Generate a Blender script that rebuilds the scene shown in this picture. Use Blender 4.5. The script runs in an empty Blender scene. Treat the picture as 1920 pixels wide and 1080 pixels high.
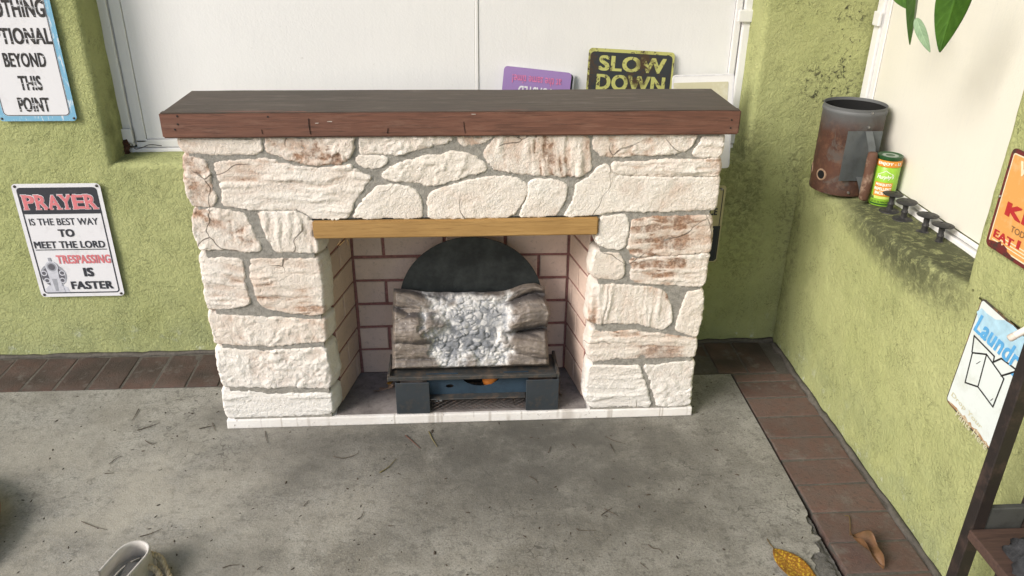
import bpy, bmesh, math, random
import numpy as np
from mathutils import Vector, Matrix
from mathutils.geometry import delaunay_2d_cdt, tessellate_polygon

random.seed(7)
rng = np.random.default_rng(7)
scene = bpy.context.scene
COL = scene.collection

# ------------------------------------------------------------------ camera
# metres: X right along the back wall, Y towards the back wall, Z up; camera over the origin
FPX, PITCH, YAW, ROLL, CAM_H = 1493.8, 0.45396, 0.06567, -0.01047, 1.40
cy_, sy_, cp_, sp_ = math.cos(YAW), math.sin(YAW), math.cos(PITCH), math.sin(PITCH)
CF = np.array([sy_*cp_, cy_*cp_, -sp_]); r0 = np.array([cy_, -sy_, 0.0]); d0 = np.cross(CF, r0)
CR = math.cos(ROLL)*r0 + math.sin(ROLL)*d0; CD = np.cross(CF, CR); CC = np.array([0, 0, CAM_H])
cam = bpy.data.cameras.new('camera'); cam_o = bpy.data.objects.new('camera', cam); COL.objects.link(cam_o)
cam.sensor_width = 36.0; cam.lens = FPX/1920*36; cam.clip_start = 0.02; cam.clip_end = 500
cam_o.matrix_world = Matrix([[CR[i], -CD[i], -CF[i], CC[i]] for i in range(3)] + [[0, 0, 0, 1]])
scene.camera = cam_o

# ------------------------------------------------------------------ sky, sun, exposure
SUN_DIR = Vector((-0.74, -0.50, 0.58)).normalized()          # towards the sun
SUN_EL = math.asin(SUN_DIR.z); SUN_AZ = math.atan2(SUN_DIR.x, SUN_DIR.y)
w = bpy.data.worlds.new('World'); scene.world = w; w.use_nodes = True
nt = w.node_tree; bg = nt.nodes['Background']
sky = nt.nodes.new('ShaderNodeTexSky'); sky.sky_type = 'NISHITA'; sky.sun_disc = False
sky.sun_elevation = SUN_EL; sky.sun_rotation = SUN_AZ
sky.air_density = 1.0; sky.dust_density = 2.0; sky.ozone_density = 0.5
nt.links.new(sky.outputs[0], bg.inputs[0]); bg.inputs[1].default_value = 0.115
sun = bpy.data.lights.new('sun', 'SUN'); sun.energy = 2.0; sun.angle = math.radians(24); sun.color = (1.0, 0.96, 0.915)
sun_o = bpy.data.objects.new('sun', sun); COL.objects.link(sun_o)
sun_o.rotation_euler = SUN_DIR.to_track_quat('Z', 'Y').to_euler(); sun_o.location = (-3, -3, 5)
scene.view_settings.view_transform = 'Standard'; scene.view_settings.look = 'None'
scene.view_settings.gamma = 1.0; scene.view_settings.exposure = 0.68
scene.view_settings.use_curve_mapping = False

# ------------------------------------------------------------------ helpers
def on(u, v, axis, val):
    """photo pixel (1920x1080) to the point where its line of sight meets the plane axis = val"""
    d = (u-960)/FPX*CR + (v-540)/FPX*CD + CF
    return CC + d*((val-CC[axis])/d[axis])

ORG = {}
def thing(name, loc, label, cat, group=None):
    o = bpy.data.objects.new(name, None); COL.objects.link(o); o.location = loc; o.empty_display_size = 0.05
    ORG[o.name] = np.array(loc, float); tag(o, label, cat, group); return o
def tag(o, label=None, cat=None, group=None, kind=None):
    if label: o['label'] = label
    if cat: o['category'] = cat
    if group: o['group'] = group
    if kind: o['kind'] = kind
    return o
def mesh(name, V, F, mat, parent=None, smooth=False, origin=None, label=None, attrs=None):
    """one mesh object from world-space vertices; its origin is its own centre"""
    V = np.asarray(V, float)
    c = np.array(origin, float) if origin is not None else (V.min(0)+V.max(0))/2
    me = bpy.data.meshes.new(name); me.from_pydata((V-c).tolist(), [], [tuple(int(i) for i in f) for f in F])
    me.update()
    if smooth: me.polygons.foreach_set('use_smooth', [True]*len(me.polygons))
    if attrs:
        for k, a in attrs.items():
            at = me.attributes.new(k, 'FLOAT', 'POINT'); at.data.foreach_set('value', np.asarray(a, np.float32))
    return link(name, me, mat, parent, c, label)
def link(name, me, mat, parent, c, label=None):
    o = bpy.data.objects.new(name, me); COL.objects.link(o)
    if mat is not None:
        if not me.materials: me.materials.append(mat)
    if parent is not None:
        o.parent = parent; o.location = Vector(c) - Vector(ORG[parent.name])
    else: o.location = c
    ORG[o.name] = np.array(c, float)
    if label: o['label'] = label
    return o
def bm_obj(name, bm, mat, parent=None, smooth=False, label=None):
    me = bpy.data.meshes.new(name); bmesh.ops.recalc_face_normals(bm, faces=bm.faces)
    c = np.array([v.co for v in bm.verts]); c = (c.min(0)+c.max(0))/2
    for v in bm.verts: v.co -= Vector(c)
    bm.to_mesh(me); bm.free()
    if smooth: me.polygons.foreach_set('use_smooth', [True]*len(me.polygons))
    return link(name, me, mat, parent, c, label)
def box(name, lo, hi, mat, parent=None, bevel=0.0, seg=1, label=None, jitter=0.0, M=None):
    bm = bmesh.new(); bmesh.ops.create_cube(bm, size=1)
    lo = Vector(lo); hi = Vector(hi)
    for v in bm.verts:
        v.co = Vector(((v.co.x+.5)*(hi.x-lo.x)+lo.x, (v.co.y+.5)*(hi.y-lo.y)+lo.y, (v.co.z+.5)*(hi.z-lo.z)+lo.z))
        if jitter: v.co += Vector((random.uniform(-1, 1), random.uniform(-1, 1), random.uniform(-1, 1)))*jitter
    if bevel: bmesh.ops.bevel(bm, geom=bm.edges[:], offset=bevel, segments=seg, affect='EDGES', profile=0.6)
    if M is not None: bmesh.ops.transform(bm, matrix=M, verts=bm.verts)
    return bm_obj(name, bm, mat, parent, False, label)
def lathe(name, prof, center, mat, parent=None, n=40, smooth=True, axis=None, label=None):
    """prof: (radius, height) list; closed where radius is 0"""
    V, F = [], []
    for r, z in prof:
        for k in range(n):
            a = 2*math.pi*k/n; V.append((r*math.cos(a), r*math.sin(a), z))
    for i in range(len(prof)-1):
        for k in range(n):
            a, b = i*n+k, i*n+(k+1) % n
            F.append((a, b, b+n, a+n))
    V = np.array(V)
    if axis is not None: V = V @ np.array(Vector((0, 0, 1)).rotation_difference(Vector(axis)).to_matrix()).T
    V = V+np.array(center)
    o = mesh(name, V, F, mat, parent, smooth, label=label)
    bm = bmesh.new(); bm.from_mesh(o.data); bmesh.ops.remove_doubles(bm, verts=bm.verts, dist=1e-5)
    bmesh.ops.recalc_face_normals(bm, faces=bm.faces); bm.to_mesh(o.data); bm.free()
    if smooth: o.data.set_sharp_from_angle(angle=math.radians(40))
    return o
def tube_geo(pts, rad, n=8):
    pts = [Vector(p) for p in pts]; V, F = [], []
    rads = rad if hasattr(rad, '__len__') else [rad]*len(pts)
    t0 = (pts[1]-pts[0]).normalized(); up = Vector((0, 0, 1)) if abs(t0.z) < .9 else Vector((1, 0, 0))
    x = t0.cross(up).normalized()
    for i, p in enumerate(pts):
        t = (pts[min(i+1, len(pts)-1)]-pts[max(i-1, 0)]).normalized()
        x = (x-t*x.dot(t)).normalized(); y = t.cross(x)
        for k in range(n):
            a = 2*math.pi*k/n; V.append(p+(x*math.cos(a)+y*math.sin(a))*rads[i])
    for i in range(len(pts)-1):
        for k in range(n):
            a, b = i*n+k, i*n+(k+1) % n; F.append((a, b, b+n, a+n))
    F.append(tuple(range(n-1, -1, -1))); F.append(tuple((len(pts)-1)*n+k for k in range(n)))
    return [tuple(v) for v in V], F
def tube(name, pts, rad, mat, parent=None, n=8, label=None):
    V, F = tube_geo(pts, rad, n); return mesh(name, V, F, mat, parent, True, label=label)
def spline(pts, m=6):
    P = [np.array(p, float) for p in pts]; P = [2*P[0]-P[1]]+P+[2*P[-1]-P[-2]]; out = []
    for i in range(1, len(P)-2):
        for k in range(m):
            t = k/m; a, b, c, d = P[i-1:i+3]
            out.append(.5*((2*b)+(c-a)*t+(2*a-5*b+4*c-d)*t*t+(3*b-a-3*c+d)*t**3))
    return out+[P[-2]]

# value noise, numpy
def _h(ix, iy, iz, s):
    h = (ix*374761393+iy*668265263+iz*2147483647+s*974711) & 0xffffffff
    h = ((h ^ (h >> 13))*1274126177) & 0xffffffff
    h = ((h ^ (h >> 16))*2246822519) & 0xffffffff
    return ((h ^ (h >> 15)) & 0xffffff)/0xffffff
def vnoise(x, y, z=0.0, s=0):
    x, y, z = np.broadcast_arrays(np.asarray(x, float), np.asarray(y, float), np.asarray(z, float))
    fx, fy, fz = np.floor(x), np.floor(y), np.floor(z)
    ix, iy, iz = fx.astype(np.int64), fy.astype(np.int64), fz.astype(np.int64)
    tx, ty, tz = x-fx, y-fy, z-fz
    tx, ty, tz = (t*t*t*(t*(t*6-15)+10) for t in (tx, ty, tz)); r = 0
    for a in (0, 1):
        for b in (0, 1):
            for c in (0, 1):
                r = r+_h(ix+a, iy+b, iz+c, s)*(tx if a else 1-tx)*(ty if b else 1-ty)*(tz if c else 1-tz)
    return r
def fbm(x, y, z=0.0, s=0, o=4, g=.5):
    r, a, t, f = 0, 1, 0, 1.0
    x, y = np.asarray(x, float), np.asarray(y, float)
    for i in range(o):
        c_, s_ = math.cos(.6+1.9*i), math.sin(.6+1.9*i)
        if i == 0: c_, s_ = 1, 0
        r = r+a*vnoise((c_*x-s_*y)*f, (s_*x+c_*y)*f, np.asarray(z)*f, s+i*17); t += a; a *= g; f *= 2.03
    return r/t
def ridge_iso(x, y, s=0, o=3):
    x, y = np.asarray(x, float), np.asarray(y, float); wx = x+1.2*(fbm(x*.7, y*.7, 0, s+50, 2)-.5); wy = y+1.2*(fbm(x*.7+9, y*.7, 0, s+51, 2)-.5); r, a, t, f = 0, 1, 0, 1.0
    for i in range(o):
        c_, s_ = math.cos(.8+2.1*i), math.sin(.8+2.1*i); n = 1-np.abs(2*vnoise((c_*wx-s_*wy)*f, (s_*wx+c_*wy)*f, 0, s+i*13)-1); r = r+a*n*n; t += a; a *= .5; f *= 2.1
    return r/t
def ridge(x, y, s=0, o=3):
    r, a, t, f = 0, 1, 0, 1.0
    x, y = np.asarray(x, float), np.asarray(y, float)
    for i in range(o):
        n = 1-np.abs(2*vnoise(x*f, y*f, 0, s+i*13)-1); r = r+a*n*n; t += a; a *= .5; f *= 2.1
    return r/t
def sstep(a, b, x):
    t = np.clip((x-a)/(b-a), 0, 1); return t*t*(3-2*t)

# ------------------------------------------------------------------ materials
class Mat:
    def __init__(self, name, rough=0.8, metal=0.0, spec=0.4):
        self.m = bpy.data.materials.new(name); self.m.use_nodes = True
        self.t = self.m.node_tree; self.b = self.t.nodes['Principled BSDF']
        self.b.inputs['Roughness'].default_value = rough; self.b.inputs['Metallic'].default_value = metal
        self.b.inputs['Specular IOR Level'].default_value = spec; self._c = {}
    def n(self, ty, **kw):
        x = self.t.nodes.new(ty)
        for k, v in kw.items(): setattr(x, k, v)
        return x
    def put(self, sock, v):
        if hasattr(v, 'is_output'): self.t.links.new(v, sock)
        elif isinstance(v, (tuple, list)) and len(v) == 3 and sock.type == 'RGBA': sock.default_value = (*v, 1)
        else: sock.default_value = v
    def pos(self):
        if 'p' not in self._c: self._c['p'] = self.n('ShaderNodeNewGeometry').outputs['Position']
        return self._c['p']
    def obj(self):
        if 'o' not in self._c: self._c['o'] = self.n('ShaderNodeTexCoord').outputs['Object']
        return self._c['o']
    def rnd(self):
        if 'r' not in self._c: self._c['r'] = self.n('ShaderNodeObjectInfo').outputs['Random']
        return self._c['r']
    def attr(self, k): return self.n('ShaderNodeAttribute', attribute_name=k).outputs['Fac']
    def map(self, v, scale=(1, 1, 1), loc=(0, 0, 0), rot=(0, 0, 0)):
        x = self.n('ShaderNodeMapping'); self.put(x.inputs[0], v)
        x.inputs['Scale'].default_value = scale; x.inputs['Location'].default_value = loc; x.inputs['Rotation'].default_value = rot
        return x.outputs[0]
    def noise(self, scale, detail=4, rough=.55, v=None, dist=0.0):
        x = self.n('ShaderNodeTexNoise'); self.put(x.inputs['Vector'], v if v is not None else self.pos())
        x.inputs['Scale'].default_value = scale; x.inputs['Detail'].default_value = detail
        x.inputs['Roughness'].default_value = rough; x.inputs['Distortion'].default_value = dist
        return x.outputs['Fac']
    def vor(self, scale, v=None, feature='F1', rnd=1.0):
        x = self.n('ShaderNodeTexVoronoi', feature=feature); self.put(x.inputs['Vector'], v if v is not None else self.pos())
        x.inputs['Scale'].default_value = scale; x.inputs['Randomness'].default_value = rnd
        return x.outputs['Distance']
    def rng(self, v, a, b, c=0.0, d=1.0):
        x = self.n('ShaderNodeMapRange'); self.put(x.inputs[0], v)
        for i, k in enumerate((a, b, c, d)): x.inputs[i+1].default_value = k
        return x.outputs[0]
    def op(self, o, a, b=0.0, clamp=False):
        x = self.n('ShaderNodeMath', operation=o, use_clamp=clamp); self.put(x.inputs[0], a); self.put(x.inputs[1], b); return x.outputs[0]
    def mix(self, f, a, b, bt='MIX'):
        x = self.n('ShaderNodeMix', data_type='RGBA', blend_type=bt); self.put(x.inputs[0], f)
        self.put(x.inputs[6], a); self.put(x.inputs[7], b); return x.outputs[2]
    def xyz(self, v=None):
        x = self.n('ShaderNodeSeparateXYZ'); self.put(x.inputs[0], v if v is not None else self.pos()); return x.outputs
    def blob(self, c, r):
        """1 at a world point fading to 0 at the radii r"""
        x = self.map(self.pos(), scale=tuple(1/q for q in r), loc=tuple(-a/q for a, q in zip(c, r)))
        l = self.n('ShaderNodeVectorMath', operation='LENGTH'); self.put(l.inputs[0], x)
        return self.rng(l.outputs['Value'], 1, 0)
    def bump(self, h, dist=0.003, strength=1.0, normal=None):
        x = self.n('ShaderNodeBump'); self.put(x.inputs['Height'], h)
        x.inputs['Distance'].default_value = dist; x.inputs['Strength'].default_value = strength
        if normal is not None: self.put(x.inputs['Normal'], normal)
        self.put(self.b.inputs['Normal'], x.outputs[0]); return x.outputs[0]
    def col(self, c): self.put(self.b.inputs['Base Color'], c); return self
    def rough(self, r): self.put(self.b.inputs['Roughness'], r); return self

def plain(name, c, rough=.6, metal=0.0, var=.12, scale=60, bump=0.0):
    m = Mat(name, rough, metal); f = m.noise(scale, 3, v=m.obj())
    m.col(m.mix(m.rng(f, .3, .7), tuple(x*(1-var) for x in c), tuple(min(1, x*(1+var)) for x in c)))
    if bump: m.bump(m.noise(scale*2, 4, v=m.obj()), bump)
    return m.m

def stucco(name, extra=None):
    m = Mat(name, .92, spec=.2)
    big = m.noise(2.2, 3); mid = m.noise(14, 4); fine = m.noise(120, 3)
    c = m.mix(m.rng(big, .3, .7), (.372, .398, .170), (.420, .442, .205))
    c = m.mix(m.op('MULTIPLY', m.rng(mid, .45, .75), .35), c, (.430, .440, .210))
    c = m.mix(m.op('MULTIPLY', m.rng(fine, .58, .75), .35), c, (.22, .245, .11))
    z = m.xyz()[2]
    # grime and lime bloom along the foot of the wall
    foot = m.op('MULTIPLY', m.rng(z, .30, .0), m.rng(m.noise(9, 5), .30, .68))
    c = m.mix(m.op('MULTIPLY', foot, .55), c, (.225, .265, .150))
    lime = m.op('MULTIPLY', m.rng(z, .13, .02), m.rng(m.noise(22, 6, .7), .57, .68))
    c = m.mix(m.op('MULTIPLY', lime, .75), c, (.58, .62, .56))
    patch = m.noise(5.5, 5, .62)
    c = m.mix(m.op('MULTIPLY', m.rng(patch, .50, .68), .40), c, (.255, .282, .115))
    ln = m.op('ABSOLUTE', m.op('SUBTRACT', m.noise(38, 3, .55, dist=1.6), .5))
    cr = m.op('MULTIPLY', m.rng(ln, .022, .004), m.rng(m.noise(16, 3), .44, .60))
    c = m.mix(m.op('MULTIPLY', cr, .55), c, (.120, .130, .055))  # crevice shading painted in as thin dark crease lines
    if extra: c = extra(m, c)
    # knock-down plaster relief: flattened islands with sharp edges, over fine grit
    n1 = m.noise(60, 5, .62, dist=1.2); n2 = m.noise(110, 4, .6, dist=.6)
    h = m.op('ADD', m.rng(n1, .40, .56), m.op('MULTIPLY', m.rng(n2, .35, .65), .55))
    h = m.op('SUBTRACT', m.op('ADD', h, m.op('MULTIPLY', m.noise(260, 3), .35)), m.op('MULTIPLY', cr, .8))
    m.bump(h, .0028, .58)
    m.col(c); return m.m
def back_stains_shade(m, c):
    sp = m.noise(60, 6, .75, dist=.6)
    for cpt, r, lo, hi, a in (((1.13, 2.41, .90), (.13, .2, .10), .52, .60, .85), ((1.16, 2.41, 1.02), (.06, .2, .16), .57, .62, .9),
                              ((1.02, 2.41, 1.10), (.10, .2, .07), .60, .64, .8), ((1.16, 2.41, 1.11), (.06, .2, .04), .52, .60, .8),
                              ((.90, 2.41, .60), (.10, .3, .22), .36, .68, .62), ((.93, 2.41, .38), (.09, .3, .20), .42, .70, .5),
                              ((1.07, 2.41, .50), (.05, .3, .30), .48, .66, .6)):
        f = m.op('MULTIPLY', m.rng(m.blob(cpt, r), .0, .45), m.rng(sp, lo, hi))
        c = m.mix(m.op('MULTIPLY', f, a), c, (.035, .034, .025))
    # shade painted on the lower part of the left window reveal
    f = m.op('MULTIPLY', m.rng(m.blob((-1.05, 2.50, .70), (.10, .12, .28)), 0, .5), m.rng(m.noise(18, 5), .35, .65))
    return m.mix(m.op('MULTIPLY', f, .6), c, (.10, .115, .045))
def right_stains(m, c):
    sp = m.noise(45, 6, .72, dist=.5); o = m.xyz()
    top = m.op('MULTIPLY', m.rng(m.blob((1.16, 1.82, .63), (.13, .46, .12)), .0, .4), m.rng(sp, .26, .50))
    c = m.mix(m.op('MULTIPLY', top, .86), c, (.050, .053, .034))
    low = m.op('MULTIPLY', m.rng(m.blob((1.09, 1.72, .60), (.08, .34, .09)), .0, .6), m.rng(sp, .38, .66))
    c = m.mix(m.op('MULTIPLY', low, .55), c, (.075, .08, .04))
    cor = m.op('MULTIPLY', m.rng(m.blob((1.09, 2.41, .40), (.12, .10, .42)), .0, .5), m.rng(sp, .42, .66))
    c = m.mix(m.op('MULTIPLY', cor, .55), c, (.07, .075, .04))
    return c
M_WALL_B = stucco('green_stucco_back', back_stains_shade); M_WALL_R = stucco('green_stucco_right', right_stains)

def concrete():
    m = Mat('concrete', .86, spec=.3)
    a = m.noise(1.6, 4); b = m.noise(9, 6, .68); c3 = m.noise(170, 4, .7); d = m.noise(34, 6, .74); g = m.noise(4.2, 5, .66, dist=.5)
    c = m.mix(m.rng(a, .35, .65), (.235, .218, .182), (.285, .276, .250))
    c = m.mix(m.op('MULTIPLY', m.rng(g, .46, .66), .62), c, (.150, .140, .120))
    c = m.mix(m.op('MULTIPLY', m.rng(b, .46, .66), .70), c, (.355, .342, .305))
    c = m.mix(m.op('MULTIPLY', m.rng(d, .52, .62), .72), c, (.130, .123, .107))
    c = m.mix(m.op('MULTIPLY', m.rng(c3, .53, .62), .50), c, (.085, .080, .070))
    c = m.mix(m.op('MULTIPLY', m.rng(c3, .44, .34), .40), c, (.43, .42, .385))
    # wandering hairline cracks
    e_ = m.op('ABSOLUTE', m.op('SUBTRACT', m.noise(2.3, 5, .6), .5))
    c = m.mix(m.op('MULTIPLY', m.op('MULTIPLY', m.rng(e_, .0030, .0008), m.rng(m.noise(1.9, 2), .50, .58)), .7), c, (.06, .055, .048))
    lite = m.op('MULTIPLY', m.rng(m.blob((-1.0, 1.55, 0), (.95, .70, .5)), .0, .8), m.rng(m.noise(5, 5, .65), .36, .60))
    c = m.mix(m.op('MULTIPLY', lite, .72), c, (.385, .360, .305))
    # soot marks before the hearth, with contact shade painted along its base
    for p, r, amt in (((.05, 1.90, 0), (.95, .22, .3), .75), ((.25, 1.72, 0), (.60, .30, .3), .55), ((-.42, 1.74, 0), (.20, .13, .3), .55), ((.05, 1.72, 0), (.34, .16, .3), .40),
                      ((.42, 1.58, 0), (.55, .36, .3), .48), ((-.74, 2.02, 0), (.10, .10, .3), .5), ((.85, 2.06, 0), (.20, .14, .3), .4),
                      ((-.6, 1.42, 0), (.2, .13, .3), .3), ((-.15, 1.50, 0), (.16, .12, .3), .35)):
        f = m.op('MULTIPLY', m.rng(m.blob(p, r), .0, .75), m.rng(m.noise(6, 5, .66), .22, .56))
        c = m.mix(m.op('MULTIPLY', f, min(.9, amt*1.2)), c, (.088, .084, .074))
    # scratches dragged across the slab
    s = m.noise(7, 4, .7, v=m.map(m.pos(), scale=(1, 9, 1), rot=(0, 0, .95)))
    c = m.mix(m.op('MULTIPLY', m.rng(s, .62, .74), .15), c, (.36, .35, .33))
    m.bump(m.op('ADD', m.op('MULTIPLY', m.noise(230, 4, .7), .7), m.noise(40, 5)), .0024, .9)
    m.col(c); return m.m
M_CONC = concrete()

def paver():
    m = Mat('brick_paver', .84, spec=.25)
    c = m.mix(m.rnd(), (.105, .062, .050), (.145, .088, .071))
    c = m.mix(m.op('MULTIPLY', m.rng(m.noise(18, 5, .6), .35, .65), .6), c, (.115, .096, .085))
    c = m.mix(m.op('MULTIPLY', m.rng(m.noise(70, 5, .7), .52, .70), .6), c, (.060, .050, .042))
    x = m.xyz()
    grime = m.op('MULTIPLY', m.rng(x[1], 2.16, 2.26), m.rng(m.noise(7, 4), .25, .6))
    c = m.mix(m.op('MULTIPLY', grime, .85), c, (.050, .040, .034))
    c = m.mix(m.op('MULTIPLY', m.rng(m.noise(11, 6, .72), .56, .66), .55), c, (.165, .155, .138))
    m.bump(m.noise(160, 5, .7), .0024); m.col(c); return m.m
M_PAVER = paver()
def mortar(name, a, b, bump=.003):
    m = Mat(name, .95, spec=.15); f = m.noise(90, 5, .7); g = m.noise(9, 3)
    m.col(m.mix(m.rng(f, .35, .68), m.mix(m.rng(g, .35, .65), a, b), tuple(x*.55 for x in a)))
    m.bump(m.noise(240, 5, .75), bump); return m.m
M_JOINT = mortar('paver_joint', (.165, .150, .130), (.105, .095, .084))
M_GROUT = mortar('stone_grout', (.420, .400, .362), (.36, .343, .31), .004)
M_BROKEN = mortar('broken_concrete', (.25, .24, .22), (.16, .155, .145), .008)

def stone_mat():
    m = Mat('cast_stone', .78, spec=.3)
    st = m.attr('stain')
    c = m.mix(m.rnd(), (.758, .700, .632), (.812, .772, .718))
    c = m.mix(m.op('MULTIPLY', m.rng(m.noise(9, 4), .4, .7), .40), c, (.745, .640, .545))
    f = m.op('MULTIPLY', st, m.rng(m.noise(28, 5, .65), .25, .62))
    c = m.mix(f, c, (.47, .29, .195))
    c = m.mix(m.op('MULTIPLY', m.rng(m.op('MULTIPLY', st, m.noise(90, 4, .7)), .36, .6), .75), c, (.16, .085, .05))
    # low stones are cleaner, greyer plaster
    c = m.mix(m.op('MULTIPLY', m.rng(m.xyz()[2], .28, .05), .7), c, (.76, .75, .735))
    # hairline cracks in the plaster casting
    w_ = m.n('ShaderNodeVectorMath', operation='ADD'); m.put(w_.inputs[0], m.pos())
    nn = m.n('ShaderNodeTexNoise'); m.put(nn.inputs['Vector'], m.pos()); nn.inputs['Scale'].default_value = 8
    sc = m.n('ShaderNodeVectorMath', operation='SCALE'); m.put(sc.inputs[0], nn.outputs['Color']); sc.inputs['Scale'].default_value = .11
    m.put(w_.inputs[1], sc.outputs[0])
    e = m.vor(3.4, v=w_.outputs[0], feature='DISTANCE_TO_EDGE')
    crack = m.op('MULTIPLY', m.rng(e, .0050, .0020), m.rng(m.noise(4.5, 2), .50, .55))
    c = m.mix(m.op('MULTIPLY', crack, .75), c, (.14, .11, .085))
    m.bump(m.op('SUBTRACT', m.op('ADD', m.noise(190, 5, .65), m.op('MULTIPLY', m.noise(75, 5, .65, dist=.8), 1.3)), m.op('MULTIPLY', crack, .8)), .0036, .85)
    m.col(c); return m.m
M_STONE = stone_mat()
def whiteplaster():
    m = Mat('white_base_plaster', .75)
    c = m.mix(m.rng(m.noise(12, 4), .35, .65), (.70, .67, .645), (.78, .765, .75))
    lines = m.vor(11, v=m.map(m.pos(), scale=(1, .0, .0)), feature='DISTANCE_TO_EDGE')
    c = m.mix(m.op('MULTIPLY', m.op('MULTIPLY', m.rng(lines, .03, .01), m.rng(m.noise(14, 3), .4, .55)), .6), c, (.40, .36, .32))
    c = m.mix(m.op('MULTIPLY', m.rng(m.noise(60, 5, .7), .62, .70), .8), c, (.22, .18, .15))
    m.bump(m.noise(120, 4), .0015); m.col(c); return m.m
M_BASE = whiteplaster()
def firebrick():
    m = Mat('painted_firebrick', .8)
    c = m.mix(m.rnd(), (.585, .445, .372), (.675, .525, .442))
    c = m.mix(m.op('MULTIPLY', m.rng(m.noise(16, 4), .38, .68), .5), c, (.50, .385, .325))
    c = m.mix(m.op('MULTIPLY', m.rng(m.noise(80, 5, .7), .56, .72), .5), c, (.25, .19, .165))
    m.bump(m.noise(140, 4, .6), .0015); m.col(c); return m.m
M_FBRICK = firebrick()
M_RGROUT = mortar('red_grout', (.400, .200, .180), (.320, .150, .135), .003)
def hearth():
    m = Mat('sooty_hearth', .85)
    c = m.mix(m.rng(m.noise(7, 5, .65), .35, .65), (.13, .115, .11), (.255, .23, .22))
    c = m.mix(m.op('MULTIPLY', m.rng(m.noise(45, 5, .7), .5, .7), .6), c, (.07, .06, .056))
    m.bump(m.noise(150, 4), .0015); m.col(c); return m.m
M_HEARTH = hearth()

def wood(name, a, b, dark, rough=.55, grain=1.0, wear=None, bump=.0012):
    m = Mat(name, rough, spec=.35)
    v = m.map(m.pos(), scale=(1.6, 24*grain, 24*grain))
    g = m.noise(3.2, 6, .62, v=v, dist=1.1); g2 = m.noise(12, 4, .6, v=m.map(m.pos(), scale=(1.2, 16, 16)))
    c = m.mix(m.rng(g, .34, .66), a, b)
    c = m.mix(m.op('MULTIPLY', m.rng(g2, .52, .70), .65), c, dark)
    c = m.mix(m.op('MULTIPLY', m.rng(m.noise(5, 3), .45, .7), .35), c, dark)
    if wear: c = m.mix(m.op('MULTIPLY', m.rng(m.noise(7, 6, .72, v=m.map(m.pos(), scale=(1, 5, 5))), .54, .70), .55), c, wear)
    m.bump(m.op('ADD', g, m.op('MULTIPLY', g2, .6)), bump); m.col(c); return m.m
M_MANTEL_F = wood('mantel_red_stain', (.190, .088, .060), (.132, .061, .043), (.064, .034, .026), .6, wear=(.225, .130, .095))
M_MANTEL_T = wood('mantel_top_weathered', (.098, .077, .062), (.070, .055, .045), (.040, .033, .028), .62, wear=(.185, .158, .135))
M_LINTEL = wood('lintel_pine', (.42, .255, .095), (.35, .205, .072), (.235, .130, .045), .55)
M_PLANK = wood('shelf_plank', (.095, .055, .042), (.07, .042, .033), (.035, .022, .02), .7)

def whitepaint(name, base, dirt=.35):
    m = Mat(name, .5, spec=.4)
    c = m.mix(m.rng(m.noise(3, 3), .35, .65), base, tuple(x*.96 for x in base))
    c = m.mix(m.op('MULTIPLY', m.rng(m.noise(55, 5, .75), .66, .74), dirt), c, (.30, .28, .25))
    c = m.mix(m.op('MULTIPLY', m.rng(m.noise(24, 4, v=m.map(m.pos(), scale=(5, 5, .35))), .50, .75), .10), c, (.52, .53, .54))
    m.bump(m.noise(180, 3), .0006); m.col(c); return m.m
M_BOARD = whitepaint('white_board', (.80, .80, .80)); M_FRAME = whitepaint('white_frame', (.79, .785, .78), .6)
M_BOARD_R = whitepaint('white_board_bounce', (.74, .72, .64), .3)  # white panel with the cream tint of reflected light put into its colour
def rust_patch(name, base, rustc, lo, hi, scale, rough=.6, metal=.0, bump=.0008, det=6):
    m = Mat(name, rough, metal); n_ = m.noise(scale, det, .7, v=m.obj())
    f = m.rng(n_, lo, hi); c = m.mix(m.rng(m.noise(scale*.4, 3, v=m.obj()), .35, .65), base, tuple(x*.8 for x in base))
    m.col(m.mix(f, c, rustc)); m.bump(n_, bump); return m.m
M_IRON = rust_patch('dark_heater_iron', (.052, .062, .072), (.085, .075, .066), .52, .72, 26, .42, .25)
M_TRAY = rust_patch('tray_iron', (.060, .062, .062), (.125, .095, .072), .48, .66, 30, .5, .2)
M_BLUE = rust_patch('blue_steel', (.050, .085, .125), (.035, .05, .07), .5, .75, 20, .4, .3)
M_ARCH = rust_patch('black_arch_plate', (.014, .017, .018), (.046, .052, .052), .42, .72, 11, .48, .0, .0003)
M_MESHW = rust_patch('mesh_wire', (.045, .036, .032), (.11, .06, .04), .5, .7, 40, .6, .2)
M_BLACK = plain('black_iron', (.018, .017, .017), .6, var=.4, bump=.0008)
M_POSTB = rust_patch('post_brown_black', (.022, .017, .016), (.055, .036, .030), .5, .7, 22, .5)
M_AMBER = plain('amber_film', (.45, .15, .03), .25); M_WHITEP = plain('white_plastic', (.75, .75, .73), .4)
M_DARKH = plain('black_hollow', (.006, .006, .006), .9)
M_SCREW = plain('screw_steel', (.32, .31, .30), .35, .8); M_DSCREW = plain('dark_screw', (.07, .06, .055), .5, .4)
M_NAIL = plain('nail_head', (.022, .016, .014), .6)

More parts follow.
